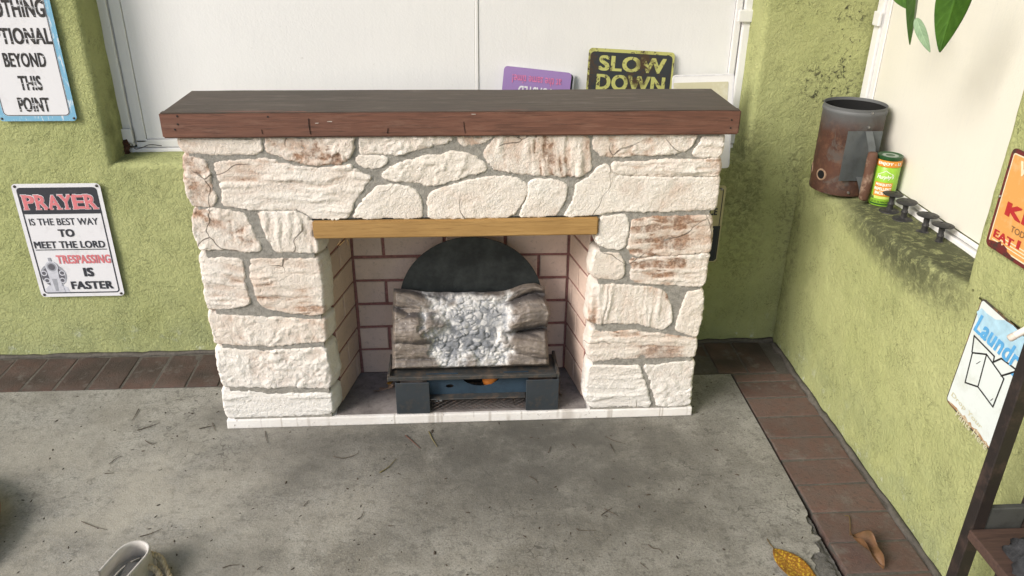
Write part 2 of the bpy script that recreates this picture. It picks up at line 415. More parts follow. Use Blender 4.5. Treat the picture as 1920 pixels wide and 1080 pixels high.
def log_mat():
    m = Mat('moulded_log', .42, spec=.45); ash = m.attr('ash'); dk = m.attr('dark')
    c = m.mix(m.rng(m.noise(40, 4, v=m.obj()), .35, .65), (.150, .122, .102), (.240, .203, .172))
    c = m.mix(m.op('MULTIPLY', dk, .8), c, (.055, .052, .056))
    n_ = m.noise(55, 5, .65, v=m.obj())
    a = m.mix(m.rng(n_, .36, .64), (.36, .37, .39), (.78, .755, .72))
    c = m.mix(ash, c, a); c = m.mix(m.op('MULTIPLY', m.op('MULTIPLY', ash, dk), .88), c, (.13, .14, .16))
    fl = m.op('MULTIPLY', m.rng(m.noise(70, 5, .8, v=m.obj()), .66, .70), m.rng(ash, .6, .1))
    c = m.mix(m.op('MULTIPLY', fl, .8), c, (.75, .72, .68))
    m.bump(m.noise(220, 4, .7, v=m.obj()), .0012); m.col(c); m.rough(m.rng(ash, 0, 1, .40, .85)); return m.m
M_LOG = log_mat()
def worn(name, c, under, lo=.56, hi=.62, scale=45, rough=.4, stretch=(1, 1, 1), rust=None):
    """printed paint with worn spots showing what lies under it"""
    m = Mat(name, rough, spec=.45); n_ = m.noise(scale, 6, .72, v=m.map(m.pos(), scale=stretch))
    c = m.mix(m.rng(n_, lo, hi), c, under)
    if rust:
        for p_, r_ in rust: c = m.mix(m.op('MULTIPLY', m.rng(m.blob(p_, r_), .1, .7), m.rng(m.noise(60, 6, .75, dist=.5), .42, .52)), c, (.060, .034, .020))
    m.col(c); return m.m

# ------------------------------------------------------------------ setting: ground, slab, pavers
YW, XR, YF = 2.414, 1.090, 1.965          # back wall face, right wall face, fireplace front
g0 = box('ground', (-30, -30, -.30), (30, 30, -.06), mortar('yard_soil', (.16, .14, .11), (.2, .18, .14)))
tag(g0, 'bare earth ground under the patio', kind='structure')

# slab: its right edge is broken away near the camera
edge = [(.868, 2.188), (.866, 1.70), (.864, 1.53)]
chip = [(.861, 1.519), (.852, 1.512), (.848, 1.49), (.855, 1.478), (.846, 1.462), (.842, 1.452), (.853, 1.447), (.859, 1.436), (.848, 1.428), (.838, 1.424),
        (.842, 1.402), (.838, 1.392), (.822, 1.388), (.808, 1.372), (.812, 1.352), (.803, 1.338), (.806, 1.318), (.800, 1.30), (.812, 1.282),
        (.806, 1.262), (.828, 1.238), (.842, 1.22), (.858, 1.20)]
out = [(-3.2, 2.188)]+edge+chip+[(.861, 1.0), (.860, -2.2), (-3.2, -2.2)]
ms = [(x+random.uniform(-.0012, .0012), y+random.uniform(-.0012, .0012)) for x, y in out]
bm = bmesh.new(); vs = [bm.verts.new((x, y, 0)) for x, y in ms]; f = bm.faces.new(vs)
r = bmesh.ops.extrude_face_region(bm, geom=[f]); bmesh.ops.translate(bm, verts=[v for v in r['geom'] if isinstance(v, bmesh.types.BMVert)], vec=(0, 0, -.08))
slab = bm_obj('concrete_slab', bm, M_CONC); tag(slab, 'worn grey concrete patio slab with a broken right edge', kind='structure')
# crumbled concrete in the break
gx, gy = np.meshgrid(np.linspace(.790, .863, 36), np.linspace(1.19, 1.53, 150))
gz = -.009+.010*fbm(gx*60, gy*60, 0, 3)+.006*ridge(gx*40, gy*40, 8)-.006*sstep(.84, .86, gx)
nx = gx.shape[1]; Fq = [(j*nx+i, j*nx+i+1, (j+1)*nx+i+1, (j+1)*nx+i) for j in range(gx.shape[0]-1) for i in range(nx-1)]
mesh('broken_edge', np.stack([gx, gy, np.minimum(gz, -.002)], -1).reshape(-1, 3), Fq, M_BROKEN, slab, True, label='crumbled broken edge of the slab')

bed = box('brick_border', (-3.2, 2.194, -.06), (1.12, 2.44, -.009), M_JOINT)
bm = bmesh.new()
for lo, hi in (((-3.2, 2.1965, -.058), (1.0895, 2.4135, -.0045)), ((.8765, -2.2, -.058), (1.0895, 2.196, -.0045))):
    rr = bmesh.ops.create_cube(bm, size=1)
    for v in rr['verts']: v.co = Vector([(v.co[i]+.5)*(hi[i]-lo[i])+lo[i] for i in range(3)])
bpy.data.objects.remove(bed); bed = bm_obj('brick_border', bm, M_JOINT)
tag(bed, 'red brick paver border between the concrete slab and the green walls', kind='structure')
pav_me = []
for k in range(5):
    o = box('brick', (-.0480, -.0985, -.05), (.0480, .0985, 0), M_PAVER, None, .0035, 2, jitter=.0016); pav_me.append(o.data)
    bpy.data.objects.remove(o)
def put_brick(x, y, rot, sx=1, sy=1):
    o = bpy.data.objects.new('brick', random.choice(pav_me)); COL.objects.link(o); o.parent = bed
    o.location = Vector((x, y, -.0275+random.uniform(-.0015, .001)))-Vector(ORG[bed.name]); o.rotation_euler = (random.uniform(-.006, .006), random.uniform(-.006, .006), rot+random.uniform(-.012, .012)); o.scale = (sx, sy, 1)
x = -1.96
while x < 1.06:
    put_brick(x, 2.2945, 0 if random.random() > .3 else math.pi); x += .1015
jy = [2.188, 2.143, 2.050, 1.945, 1.843, 1.740, 1.636, 1.527]
while jy[-1] > -.6: jy.append(jy[-1]-.104)
for a, b in zip(jy, jy[1:]):
    hgt = (a-b-.006)/.096; put_brick(.974, (a+b)/2, math.pi/2, hgt, 1)

# ------------------------------------------------------------------ walls with their window recesses
def profile_axis(lo, hi, steps, fine):
    """grid lines from lo to hi; steps = (position, direction) where the surface drops back in a rounded arris"""
    marks = []
    t = lo
    xs = list(np.arange(lo, hi, fine))+[hi]; out = [(x, None) for x in xs]
    for p, sgn in steps:
        out = [q for q in out if abs(q[0]-p) > .022]
        ang = np.linspace(0, math.pi/2, 7)
        out += [(p-sgn*.020*(1-math.sin(a)), ('r', .020*(1-math.cos(a)))) for a in ang]
        out += [(p+sgn*.0012*k, ('f', k/8)) for k in range(1, 9)]
    out.sort(key=lambda q: q[0]); return out
def wall_mesh(name, axA, axZ, depth, openA, openZ, place, mat, seed, thick):
    """heightfield wall; place(a, z, d) gives the world point at depth d behind the face"""
    A = np.array([q[0] for q in axA]); Z = np.array([q[0] for q in axZ])
    def dep(ax, op):
        d = []
        for x, t in ax:
            if t is None: d.append(depth if op[0]-.001 < x < op[1]+.001 else 0)
            elif t[0] == 'r': d.append(t[1])
            else: d.append(.020+(depth-.020)*t[1])
        return np.array(d)
    dA, dZ = dep(axA, openA), dep(axZ, openZ)
    D = np.minimum(dA[None, :], dZ[:, None])
    AA, ZZ = np.meshgrid(A, Z)
    wob = .006*(fbm(AA*5, ZZ*5, 0, seed)-.5)+.0030*(fbm(AA*24, ZZ*24, 0, seed+5)-.5)
    ja = .006*(fbm(AA*9, ZZ*9, 0, seed+9)-.5)
    inner = (D > depth-.0005)
    P = place(AA+np.where(inner, 0, ja), ZZ+np.where(inner, 0, .006*(fbm(AA*9, ZZ*9, 0, seed+31)-.5)), D+np.where(inner, 0, wob))
    nz, na = AA.shape; V = P.reshape(-1, 3)
    F = [(j*na+i, j*na+i+1, (j+1)*na+i+1, (j+1)*na+i) for j in range(nz-1) for i in range(na-1)]
    # back face and rim so the wall is a solid
    back = place(AA, ZZ, np.full_like(D, thick)); n0 = len(V); rim = []
    idx = [(0, i) for i in range(na)]+[(j, na-1) for j in range(1, nz)]+[(nz-1, i) for i in range(na-2, -1, -1)]+[(j, 0) for j in range(nz-2, 0, -1)]
    B = np.array([back[j, i] for j, i in idx]); V = np.vstack([V, B]); m_ = len(idx)
    for k in range(m_):
        a, b = idx[k], idx[(k+1) % m_]; F.append((b[0]*na+b[1], a[0]*na+a[1], n0+k, n0+(k+1) % m_))
    F.append(tuple(n0+k for k in range(m_)))
    return mesh(name, V, F, mat, None, True)
OL, OR_, OB, DEP = -1.062, .898, .664, .125
axX = profile_axis(-2.3, 1.42, [(OL, 1), (OR_, -1)], .0085); axZ = profile_axis(-.05, 2.9, [(OB, 1), (1.80, -1)], .0085)
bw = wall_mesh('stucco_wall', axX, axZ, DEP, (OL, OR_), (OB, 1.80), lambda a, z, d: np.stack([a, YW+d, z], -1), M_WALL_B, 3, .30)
tag(bw, 'rough green stucco wall behind the fireplace with a boarded window recess', 'wall')
RY0, RDEP, LZ = 1.508, .165, .622
axY = profile_axis(-.9, 2.408, [(RY0, 1)], .0085); axZ2 = profile_axis(-.05, 2.9, [(LZ, 1), (1.85, -1)], .0085)
def place_r(a, z, d):
    # the ledge sinks towards the corner and its arris is worn round
    k = np.clip((a-1.5)/.9, 0, 1); dz = np.where((z > LZ-.12) & (z < LZ+.02), 1, 0)*sstep(LZ-.12, LZ-.02, z)
    lip = (1-np.clip(d/.165, 0, 1))*(.030*(1-k)-.024*k)
    return np.stack([XR+d, a, z+dz*lip*(z < LZ+.02)], -1)
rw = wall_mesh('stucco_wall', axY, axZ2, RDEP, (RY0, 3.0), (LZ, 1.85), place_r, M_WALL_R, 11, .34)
tag(rw, 'green stucco side wall with a grimy ledge under a white boarded window', 'wall')

# unseen roof added on the two walls to block sky light
prf = thing('added_shade_roof', (-.2, 2.05, 2.905), 'unseen flat roof added above the corner to shade it from the sky', 'roof'); M_RF = plain('shade_roof_boards', (.30, .27, .23), .8)
for k in range(9): box('shade_roof_board', (-1.95, 1.20+k*.178, 2.955), (1.46, 1.374+k*.178, 2.975), M_RF, prf)
for x_ in (-1.8, -.7, .4, 1.35): box('shade_rafter', (x_, 1.20, 2.905), (x_+.05, 2.78, 2.9545), M_RF, prf)

# boarded window in the back wall
YB = YW+DEP
win = thing('boarded_window', (-.08, YB, OB), 'white boarded window filling the recess behind the mantel', 'window')
OT = 1.80
box('panel', (OL+.0725, YB-.014, OB+.0475), (.0435, YB+.001, OT-.01), M_BOARD, win)
box('panel', (.0565, YB-.014, OB+.0475), (OR_-.0555, YB+.001, OT-.01), M_BOARD, win)
box('batten', (.0445, YB-.017, .712), (.0555, YB, OT-.01), M_FRAME, win, .002)
# outer rails with a moulded inner bead
box('frame_rail', (OL+.003, YB-.024, OB+.026), (OL+.034, YB+.0, OT), M_FRAME, win, .004, 2, jitter=.001)
box('frame_bead', (OL+.0385, YB-.019, OB+.036), (OL+.071, YB+.0, OT), M_FRAME, win, .003, 2)
box('frame_groove', (OL+.0342, YB-.013, OB+.03), (OL+.0383, YB+.0, OT), plain('groove_grey', (.50, .50, .50), .7), win)
box('frame_rail', (OL+.012, YB-.024, OB-.003), (OR_-.004, YB, OB+.020), M_FRAME, win, .005, 2)
box('frame_bead', (OL+.0385, YB-.019, OB+.0215), (OR_-.032, YB, OB+.046), M_FRAME, win, .003, 2)
box('frame_rail', (OR_-.030, YB-.030, OB+.021), (OR_-.003, YB, OT), M_FRAME, win, .005, 2)
box('frame_bead', (OR_-.054, YB-.022, OB+.047), (OR_-.034, YB, OT), M_FRAME, win, .003, 2)
box('corner_block', (OL+.005, YB-.036, OB+.040), (OL+.038, YB-.0305, OB+.085), M_FRAME, win, .004, 2)
box('hinge_block', (OR_-.050, YB-.040, 1.068), (OR_-.005, YB-.0305, 1.105), M_FRAME, win, .004, 2)
# rusted, broken lower left corner
rv = []
for k in range(9):
    o = box('rust_crust', (OL+.004+.004*random.random(), YB-.040, OB+.000+k*.0052), (OL+.013+.012*random.random(), YB-.0312, OB+.010+k*.0052), mat=None, jitter=.003)
    rv.append(o)
M_RUSTC = plain('rust_crust', (.085, .038, .022), .9, var=.5, bump=.002)
bm = bmesh.new()
for o in rv:
    me = o.data.copy(); me.transform(Matrix.Translation(o.location)); bm.from_mesh(me); bpy.data.objects.remove(o)
bm_obj('rust_crust', bm, M_RUSTC, win, label='rust crust on the lower left frame corner')
tube('loose_wire', spline([(OL+.03, YB-.034, OB+.036), (OL+.040, YB-.038, OB+.022), (OL+.062, YB-.036, OB+.026), (OL+.085, YB-.034, OB+.034), (OL+.12, YB-.033, OB+.030)]), .0012, M_DSCREW, win, 6)

# boarded window in the side wall
XP = XR+RDEP
win2 = thing('boarded_window', (XP, 1.96, LZ), 'white boarded window above the side wall ledge, tinted cream as if by reflected light', 'window')
box('panel', (XP-.012, RY0+.025, LZ+.040), (XP+.001, 2.366, 1.84), M_BOARD_R, win2)
box('frame_rail', (XP-.026, 2.368, LZ+.024), (XP, 2.404, 1.84), M_FRAME, win2, .004, 2)
box('frame_bead', (XP-.018, 2.340, LZ+.040), (XP-.0125, 2.366, 1.84), M_FRAME, win2, .002)
box('frame_rail', (XP-.026, RY0+.012, LZ+.001), (XP, 2.404, LZ+.022), M_FRAME, win2, .004, 2)
box('frame_bead', (XP-.020, RY0+.020, LZ+.026), (XP-.0125, 2.366, LZ+.038), M_FRAME, win2, .002)
box('hinge_block', (XP-.036, 2.362, 1.075), (XP-.0265, 2.398, 1.115), M_FRAME, win2, .003, 2)

# mortar fillets where the walls meet the pavers
def fillet(name, path, nrm, label):
    V, F = [], []; n_ = len(path)
    for i, (x_, y_) in enumerate(path):
        wv = .006+.016*vnoise(i*.35, 3); hv = .002+.006*vnoise(i*.5, 9)
        V += [(x_-nrm[0]*.002, y_-nrm[1]*.002, hv), (x_+nrm[0]*wv*.45, y_+nrm[1]*wv*.45, hv*.45), (x_+nrm[0]*wv, y_+nrm[1]*wv, -.0055), (x_-nrm[0]*.002, y_-nrm[1]*.002, -.0055)]
    for i in range(n_-1):
        for k in range(4):
            a, b = i*4+k, i*4+(k+1) % 4; F.append((a, b, b+4, a+4))
    return tag(mesh(name, V, F, M_JOINT, None, True), label, kind='structure')
fillet('mortar_fillet', [(x_, YW-.003) for x_ in np.linspace(-2.2, 1.09, 240)], (0, -1), 'grey mortar fillet along the foot of the back wall')
fillet('mortar_fillet', [(XR-.003, y_) for y_ in np.linspace(2.38, -.9, 240)], (-1, 0), 'grey mortar fillet along the foot of the side wall')

# ------------------------------------------------------------------ fireplace
fp = thing('fireplace', (-.012, 2.09, 0), 'cream stone faux fireplace with dark wooden mantel standing on the concrete', 'fireplace')
YBK = 2.212
box('base_slab', (-.700, YF-.006, 0.0005), (.677, YBK, .030), M_BASE, fp, .004, 2, jitter=.001)
# grout core: two pillars and a bridge over the opening
PLI, PRI = -.396, .367          # inner faces of the pillars
box('pillar_core', (-.676, YF-.0022, .0305), (PLI, YBK, .599), M_GROUT, fp)
box('pillar_core', (PRI, YF-.0022, .0305), (.655, YBK, .599), M_GROUT, fp)
box('bridge_core', (-.676, YF-.0022, .6), (.655, YBK, .8685), M_GROUT, fp)

CROPS = {'A': (300, 150, 3.2732), 'B': (840, 60, 2.5707), 'C': (340, 400, 2.5722), 'E': (1040, 380, 2.4555), 'P': (0, 0, 1)}
# outline of every stone on the front, traced in enlarged views of the photograph; style: h layered, v upright grain, l lumpy, s smooth
STONES = [
 ('A', 'h', .25, [(112, 335), (622, 335), (625, 390), (640, 440), (600, 452), (470, 455), (320, 462), (270, 450), (150, 448), (120, 400)]),
 ('A', 'l', .95, [(655, 335), (1190, 335), (1185, 430), (1160, 480), (1100, 512), (1000, 518), (900, 513), (800, 488), (760, 473), (660, 452), (648, 400)]),
 ('A', 'l', .35, [(1228, 335), (1800, 335), (1790, 378), (1650, 410), (1480, 458), (1400, 455), (1220, 452), (1228, 400)]),
 ('A', 's', .2, [(1215, 462), (1405, 464), (1385, 518), (1330, 540), (1240, 535), (1203, 500)]),
 ('A', 'l', .4, [(146, 465), (190, 470), (285, 490), (300, 530), (315, 620), (338, 690), (348, 745), (330, 772), (205, 768), (165, 690), (155, 600), (150, 520)]),
 ('A', 'h', .3, [(332, 503), (480, 494), (640, 478), (700, 490), (760, 512), (860, 537), (1000, 537), (1100, 530), (1170, 515), (1200, 545), (1260, 580), (1310, 585), (1280, 630), (1230, 690), (1180, 770), (1160, 845), (940, 848), (900, 820), (840, 797), (600, 797), (480, 778), (385, 765), (388, 700), (372, 640), (347, 560)]),
 ('P', 'l', .12, [(717, 333), (719, 323), (730, 315), (743, 308), (776, 296), (819, 289), (845, 283), (873, 286), (894, 292), (910, 308), (916, 319), (900, 323), (877, 329), (840, 341), (803, 350), (790, 345), (760, 340), (735, 338)]),
 ('A', 's', .1, [(1188, 846), (1203, 790), (1243, 740), (1293, 690), (1333, 648), (1390, 640), (1500, 645), (1556, 660), (1596, 703), (1610, 760), (1608, 846)]),
 ('P', 's', .15, [(803, 408), (802, 370), (806, 361), (826, 352), (860, 343), (880, 336), (911, 331), (957, 329), (979, 337), (989, 352), (985, 370), (972, 392), (960, 405), (900, 408)]),
 ('B', 's', .15, [(388, 722), (430, 706), (556, 716), (578, 740), (572, 790), (552, 835), (522, 886), (345, 888), (362, 840), (385, 790)]),
 ('B', 'v', .8, [(238, 492), (680, 492), (680, 560), (690, 610), (688, 658), (658, 688), (560, 692), (400, 687), (300, 673), (215, 658), (197, 630), (164, 580), (192, 545)]),
 ('B', 'l', .35, [(52, 492), (228, 492), (180, 533), (140, 547), (70, 547), (45, 528)]),
 ('B', 'l', .4, [(700, 490), (1205, 490), (1180, 537), (1140, 577), (1060, 587), (900, 596), (745, 600), (712, 578), (697, 540)]),
 ('B', 'h', .35, [(1238, 490), (1327, 490), (1322, 560), (1310, 604), (1210, 604), (1168, 592), (1203, 550)]),
 ('B', 'h', .35, [(795, 626), (900, 622), (1060, 614), (1200, 612), (1310, 610), (1313, 660), (1306, 692), (1100, 693), (900, 692), (805, 686), (790, 655)]),
 ('B', 's', .22, [(615, 733), (690, 693), (722, 650), (770, 628), (786, 660), (800, 692), (900, 698), (1100, 699), (1304, 699), (1298, 780), (1288, 858), (1180, 858), (1000, 862), (890, 860), (790, 863), (740, 880), (555, 888), (600, 822), (614, 770)]),
 ('E', 's', .2, [(207, 62), (330, 52), (343, 100), (328, 190), (300, 213), (225, 207), (192, 183), (200, 145)]),
 ('E', 'h', .9, [(352, 77), (460, 64), (720, 56), (724, 130), (712, 226), (600, 232), (480, 240), (390, 245), (345, 235), (334, 210), (348, 150)]),
 ('E', 'h', .6, [(345, 257), (450, 250), (710, 234), (700, 300), (686, 383), (560, 380), (440, 370), (348, 363), (350, 310)]),
 ('E', 's', .2, [(186, 227), (300, 230), (317, 270), (323, 330), (300, 350), (240, 353), (185, 343), (166, 320), (178, 280)]),
 ('E', 'v', .45, [(182, 378), (240, 374), (330, 377), (440, 388), (508, 402), (520, 440), (538, 490), (534, 545), (508, 578), (470, 578), (390, 556), (290, 551), (200, 556), (153, 543), (163, 480), (170, 420)]),
 ('E', 's', .2, [(612, 407), (680, 397), (684, 450), (673, 540), (654, 612), (600, 602), (560, 592), (556, 565), (577, 500), (597, 440)]),
 ('E', 'h', .5, [(167, 584), (260, 594), (360, 586), (470, 604), (560, 610), (650, 622), (654, 660), (640, 710), (540, 712), (420, 716), (280, 718), (165, 726), (148, 690), (160, 640)]),
 ('E', 'h', .15, [(160, 748), (280, 746), (388, 748), (402, 790), (427, 860), (442, 936), (300, 938), (165, 941), (138, 890), (150, 820)]),
 ('E', 'l', .35, [(412, 748), (500, 742), (620, 726), (642, 735), (632, 800), (626, 880), (619, 932), (468, 934), (452, 870), (432, 800)]),
 ('P', 'l', .45, [(365, 392), (398, 391), (431, 395), (457, 396), (469, 418), (481, 444), (494, 469), (470, 472), (449, 472), (415, 467), (376, 468), (366, 443), (362, 410)]),
 ('P', 'v', .35, [(482, 397), (556, 397), (575, 404), (587, 413), (590, 446), (598, 460), (597, 473), (573, 473), (520, 472), (512, 465), (497, 435), (485, 408)]),
 ('C', 'h', .25, [(93, 202), (180, 212), (290, 217), (303, 240), (308, 330), (328, 400), (338, 433), (290, 448), (200, 458), (133, 463), (123, 430), (110, 330), (96, 260)]),
 ('C', 'h', .55, [(338, 217), (450, 214), (600, 218), (657, 213), (667, 260), (682, 340), (680, 420), (692, 478), (640, 487), (540, 477), (430, 462), (382, 438), (358, 370), (333, 280)]),
 ('C', 'l', .3, [(138, 477), (200, 488), (320, 493), (440, 498), (560, 504), (692, 513), (696, 560), (694, 617), (580, 622), (480, 636), (360, 636), (240, 631), (165, 623), (153, 560), (133, 500)]),
 ('C', 'l', .2, [(173, 652), (240, 648), (400, 663), (560, 654), (694, 644), (708, 700), (722, 780), (720, 840), (600, 836), (480, 834), (320, 834), (200, 832), (185, 760), (170, 690)]),
 ('C', 'h', .05, [(198, 852), (320, 858), (420, 868), (560, 868), (722, 863), (728, 920), (732, 966), (600, 971), (400, 980), (223, 986), (208, 920)]),
]
def resample(P, d):
    P = np.array(P); Q = np.vstack([P, P[:1]]); L = np.r_[0, np.cumsum(np.hypot(*np.diff(Q, axis=0).T))]
    n_ = max(12, int(L[-1]/d)); s = np.linspace(0, L[-1], n_, endpoint=False)
    return np.stack([np.interp(s, L, Q[:, 0]), np.interp(s, L, Q[:, 1])], -1)
def chaikin(P, k=2):
    for _ in range(k):
        Q = np.roll(P, -1, 0); P = np.stack([.78*P+.22*Q, .22*P+.78*Q], 1).reshape(-1, 2)
    return P
def inside(P, Q):
    x_, y_ = Q[:, 0], Q[:, 1]; c = np.zeros(len(Q), bool); j = len(P)-1
    for i in range(len(P)):
        (xi, yi), (xj, yj) = P[i], P[j]
        c ^= ((yi > y_) != (yj > y_)) & (x_ < (xj-xi)*(y_-yi)/(yj-yi+1e-12)+xi); j = i
    return c
def segdist(P, Q):
    A = P; B = np.roll(P, -1, 0); AB = B-A; d = np.full(len(Q), 9.0)
    for a, ab in zip(A, AB):
        t = np.clip(((Q-a)@ab)/(ab@ab+1e-12), 0, 1); d = np.minimum(d, np.hypot(*(Q-a-t[:, None]*ab).T))
    return d
def build_stone(k, crop, style, stain, px):
    ox, oy, s = CROPS[crop]
    P = np.array([on(ox+u/s, oy+v/s, 1, YF)[[0, 2]] for u, v in px])
    if crop in 'AB': P[:, 1] = np.where(P[:, 1] > .866, .8675, P[:, 1])
    P[:, 1] = np.maximum(P[:, 1], .0312)
    B = resample(chaikin(resample(P, .016), 2), .0042)
    nrm = np.stack([np.roll(B, -1, 0)[:, 1]-np.roll(B, 1, 0)[:, 1], -(np.roll(B, -1, 0)[:, 0]-np.roll(B, 1, 0)[:, 0])], -1)
    nrm /= np.linalg.norm(nrm, axis=1)[:, None]+1e-9
    ar = np.sum(B[:, 0]*np.roll(B[:, 1], -1)-np.roll(B[:, 0], -1)*B[:, 1]); nrm *= np.sign(ar)
    B = B+nrm*.0052+nrm*(.0060*(fbm(B[:, 0]*55, B[:, 1]*55, 0, k)-.5)+.0034*(fbm(B[:, 0]*160, B[:, 1]*160, 0, k+3, 2)-.5))[:, None]
    B[:, 1] = np.clip(B[:, 1], .0312, .8682)
    lo, hi = B.min(0), B.max(0); st = .0036
    gx_, gy_ = np.meshgrid(np.arange(lo[0], hi[0], st), np.arange(lo[1], hi[1], st))
    G = np.stack([gx_.ravel(), gy_.ravel()], -1)+rng.uniform(-.0009, .0009, (gx_.size, 2))
    G = G[inside(B, G)]; d = segdist(B, G); G = G[d > .0024]; d = d[d > .0024]
    nb = len(B); pts = [Vector(p) for p in B]+[Vector(p) for p in G]
    vo, eo, fo, *_ = delaunay_2d_cdt(pts, [], [list(range(nb))], 1, 1e-6)
    Q = np.array([v[:] for v in vo]); dd = segdist(B, Q)
    x_, z_ = Q.T; sd = k*31+5
    # relief of the casting
    wx = x_+.02*(fbm(x_*12, z_*12, 0, sd+1)-.5); wz = z_+.030*(fbm(x_*9, z_*9, 0, sd+2)-.5)
    if style == 'h': grain = fbm(wx*7, wz*62, 0, sd, 4, .55); cre = ridge(wx*5, wz*34, sd+3)
    elif style == 'v': grain = fbm(wx*70, wz*8, 0, sd, 4, .55); cre = ridge(wx*40, wz*5, sd+3)
    elif style == 'l': grain = fbm(wx*34, wz*34, 0, sd, 4, .6); cre = ridge_iso(wx*20, wz*24, sd+3)
    else: grain = .5+.6*(fbm(wx*16, wz*26, 0, sd, 4, .5)-.5); cre = ridge(wx*9, wz*14, sd+3)*.8
    low = fbm(x_*11, z_*14, 0, sd+7, 3)
    wid = .003+.006*vnoise(x_*30, z_*30, 0, sd)
    e = np.clip(dd/wid, 0, 1); edge_p = np.sqrt(np.clip(1-(1-e)**2, 0, 1))
    groove = sstep(.62, .92, cre)
    amp = {'h': .0088, 'v': .0080, 'l': .0088, 's': .0045}[style]
    fine = fbm(x_*90, z_*110, 0, sd+13, 3, .6)
    h = edge_p*(.0035+.008*low+amp*(grain-.5)*1.7+.0032*(fine-.5)-.0050*groove*(style != 's')-.0015*groove)
    mask = sstep(.40, .66, fbm(x_*9, z_*9, 0, sd+11, 3))
    stn = np.clip((.38+1.0*groove+.9*sstep(.55, .35, grain))*stain*(.55+1.1*mask), 0, 1)
    h = np.where(dd > wid*.8, np.maximum(h, .0076+.30*(h-.0076)), h)
    y_ = YF+.0045-h-.002*edge_p
    V = np.stack([x_, y_, z_], -1); F = [tuple(f_) for f_ in fo]
    # flip so that faces look towards -Y
    a, b, c = (V[list(F[0])[i]] for i in range(3))
    if np.cross(b-a, c-a)[1] > 0: F = [f_[::-1] for f_ in F]
    # sides of the stone running back into the wall
    bi = list(range(nb))            # boundary keeps the first indices
    inner_edge = (B[:, 0].max() > -.42 and B[:, 0].max() < -.30) or (B[:, 0].min() < .40 and B[:, 0].min() > .33 and B[:, 1].max() < .66)
    depth_s = .060 if inner_edge else .03
    prev = bi; rows = 5 if inner_edge else 2; stn = list(stn); V = list(V)
    for q in range(1, rows+1):
        t = q/rows; cur = []
        for i in range(nb):
            px_, pz_ = B[i]; off = nrm[i]*((.011 if inner_edge else .0045)*(fbm(px_*40, pz_*40, t*depth_s*45+k, sd+2)-.35)*math.sin(math.pi*min(1, t*1.1)))
            if inner_edge and nrm[i][0] > .4 and px_ < 0: off = off+np.array([.014*min(1, t*1.3), 0])
            cur.append(len(V)); V.append(np.array([px_+off[0], YF+.0045+depth_s*t, min(max(pz_+off[1], .0312), .8682)])); stn.append(.15*stain)
        for i in range(nb):
            F.append((prev[i], prev[(i+1) % nb], cur[(i+1) % nb], cur[i]))
        prev = cur
    o = mesh('stone', np.array(V), F, M_STONE, fp, True, attrs={'stain': stn})
    bmx = bmesh.new(); bmx.from_mesh(o.data); bmesh.ops.recalc_face_normals(bmx, faces=bmx.faces)
    # open at the back: make sure the front looks at -Y
    fr = max(bmx.faces, key=lambda f_: f_.calc_area() if abs(f_.normal.y) > .5 and f_.calc_center_median().y < .0 else 0)
    if fr.normal.y > 0: bmesh.ops.reverse_faces(bmx, faces=bmx.faces)
    bmx.to_mesh(o.data); bmx.free()
for k, (cr, sty, sta, pxs) in enumerate(STONES): build_stone(k, cr, sty, sta, pxs)

# mantel: boards mitred into a long beam
MX0, MX1, MZ0, MZ1, MY0, MY1 = -.7265, .700, .8692, .9315, 1.947, 2.203
def board(name, lo, hi, mat, n_=40, amp=.0012, seed=0, label=None):
    """plank with softly worn edges and a little waviness"""
    bmx = bmesh.new(); bmesh.ops.create_cube(bmx, size=1)
    for v in bmx.verts: v.co = Vector([(v.co[i]+.5)*(hi[i]-lo[i])+lo[i] for i in range(3)])
    ax = max(range(3), key=lambda i: hi[i]-lo[i])
    el = [e for e in bmx.edges if abs((e.verts[0].co-e.verts[1].co)[ax]) > .5*(hi[ax]-lo[ax])]
    bmesh.ops.bevel(bmx, geom=bmx.edges[:], offset=min(.0035, .2*min(hi[i]-lo[i] for i in range(3))), segments=2, affect='EDGES')
    el = [e for e in bmx.edges if abs((e.verts[0].co-e.verts[1].co)[ax]) > .5*(hi[ax]-lo[ax])]
    bmesh.ops.subdivide_edges(bmx, edges=el, cuts=n_, use_grid_fill=True)
    for v in bmx.verts:
        c = v.co
        v.co = c+Vector((0, (float(fbm(c.x*6, c.y*30, c.z*30, seed))-.5)*amp*2, (float(fbm(c.x*7, c.y*30+9, c.z*30, seed+3))-.5)*amp*2))
    return bm_obj(name, bmx, mat, fp, False, label)
board('mantel_front_board', (MX0, MY0, MZ0), (MX1, MY0+.020, MZ1), M_MANTEL_F, seed=2, label='reddish brown front board of the mantel')
board('mantel_top_board', (MX0+.002, MY0+.0205, MZ1-.020), (MX1-.002, MY1, MZ1-.0008), M_MANTEL_T, seed=5, label='dark weathered top board of the mantel')
for a, b in ((MX0+.001, MX0+.020), (MX1-.020, MX1-.001)):
    box('mantel_end_board', (a, MY0+.0205, MZ0), (b, MY1-.004, MZ1-.0205), M_MANTEL_F, fp, .002)
box('mantel_soffit', (MX0+.021, MY0+.0205, MZ0), (MX1-.021, MY1-.006, MZ0+.018), M_MANTEL_F, fp)
# dark weathered skin wraps the front arris of the top
board('mantel_edge_strip', (MX0+.004, MY0+.0030, MZ1-.0026), (MX1-.004, MY0+.0200, MZ1+.0004), M_MANTEL_T, amp=.0002, seed=8)
for u, v in ((332, 218), (333, 233), (328, 243), (1372, 225), (1370, 240), (502, 219)):
    p = on(u, v, 1, MY0); lathe('nail', [(0, .0016), (.0022, .0014), (.0026, 0), (.0026, -.004)], (p[0], MY0+.0004, p[2]), M_NAIL, fp, 10, axis=(0, -1, 0))
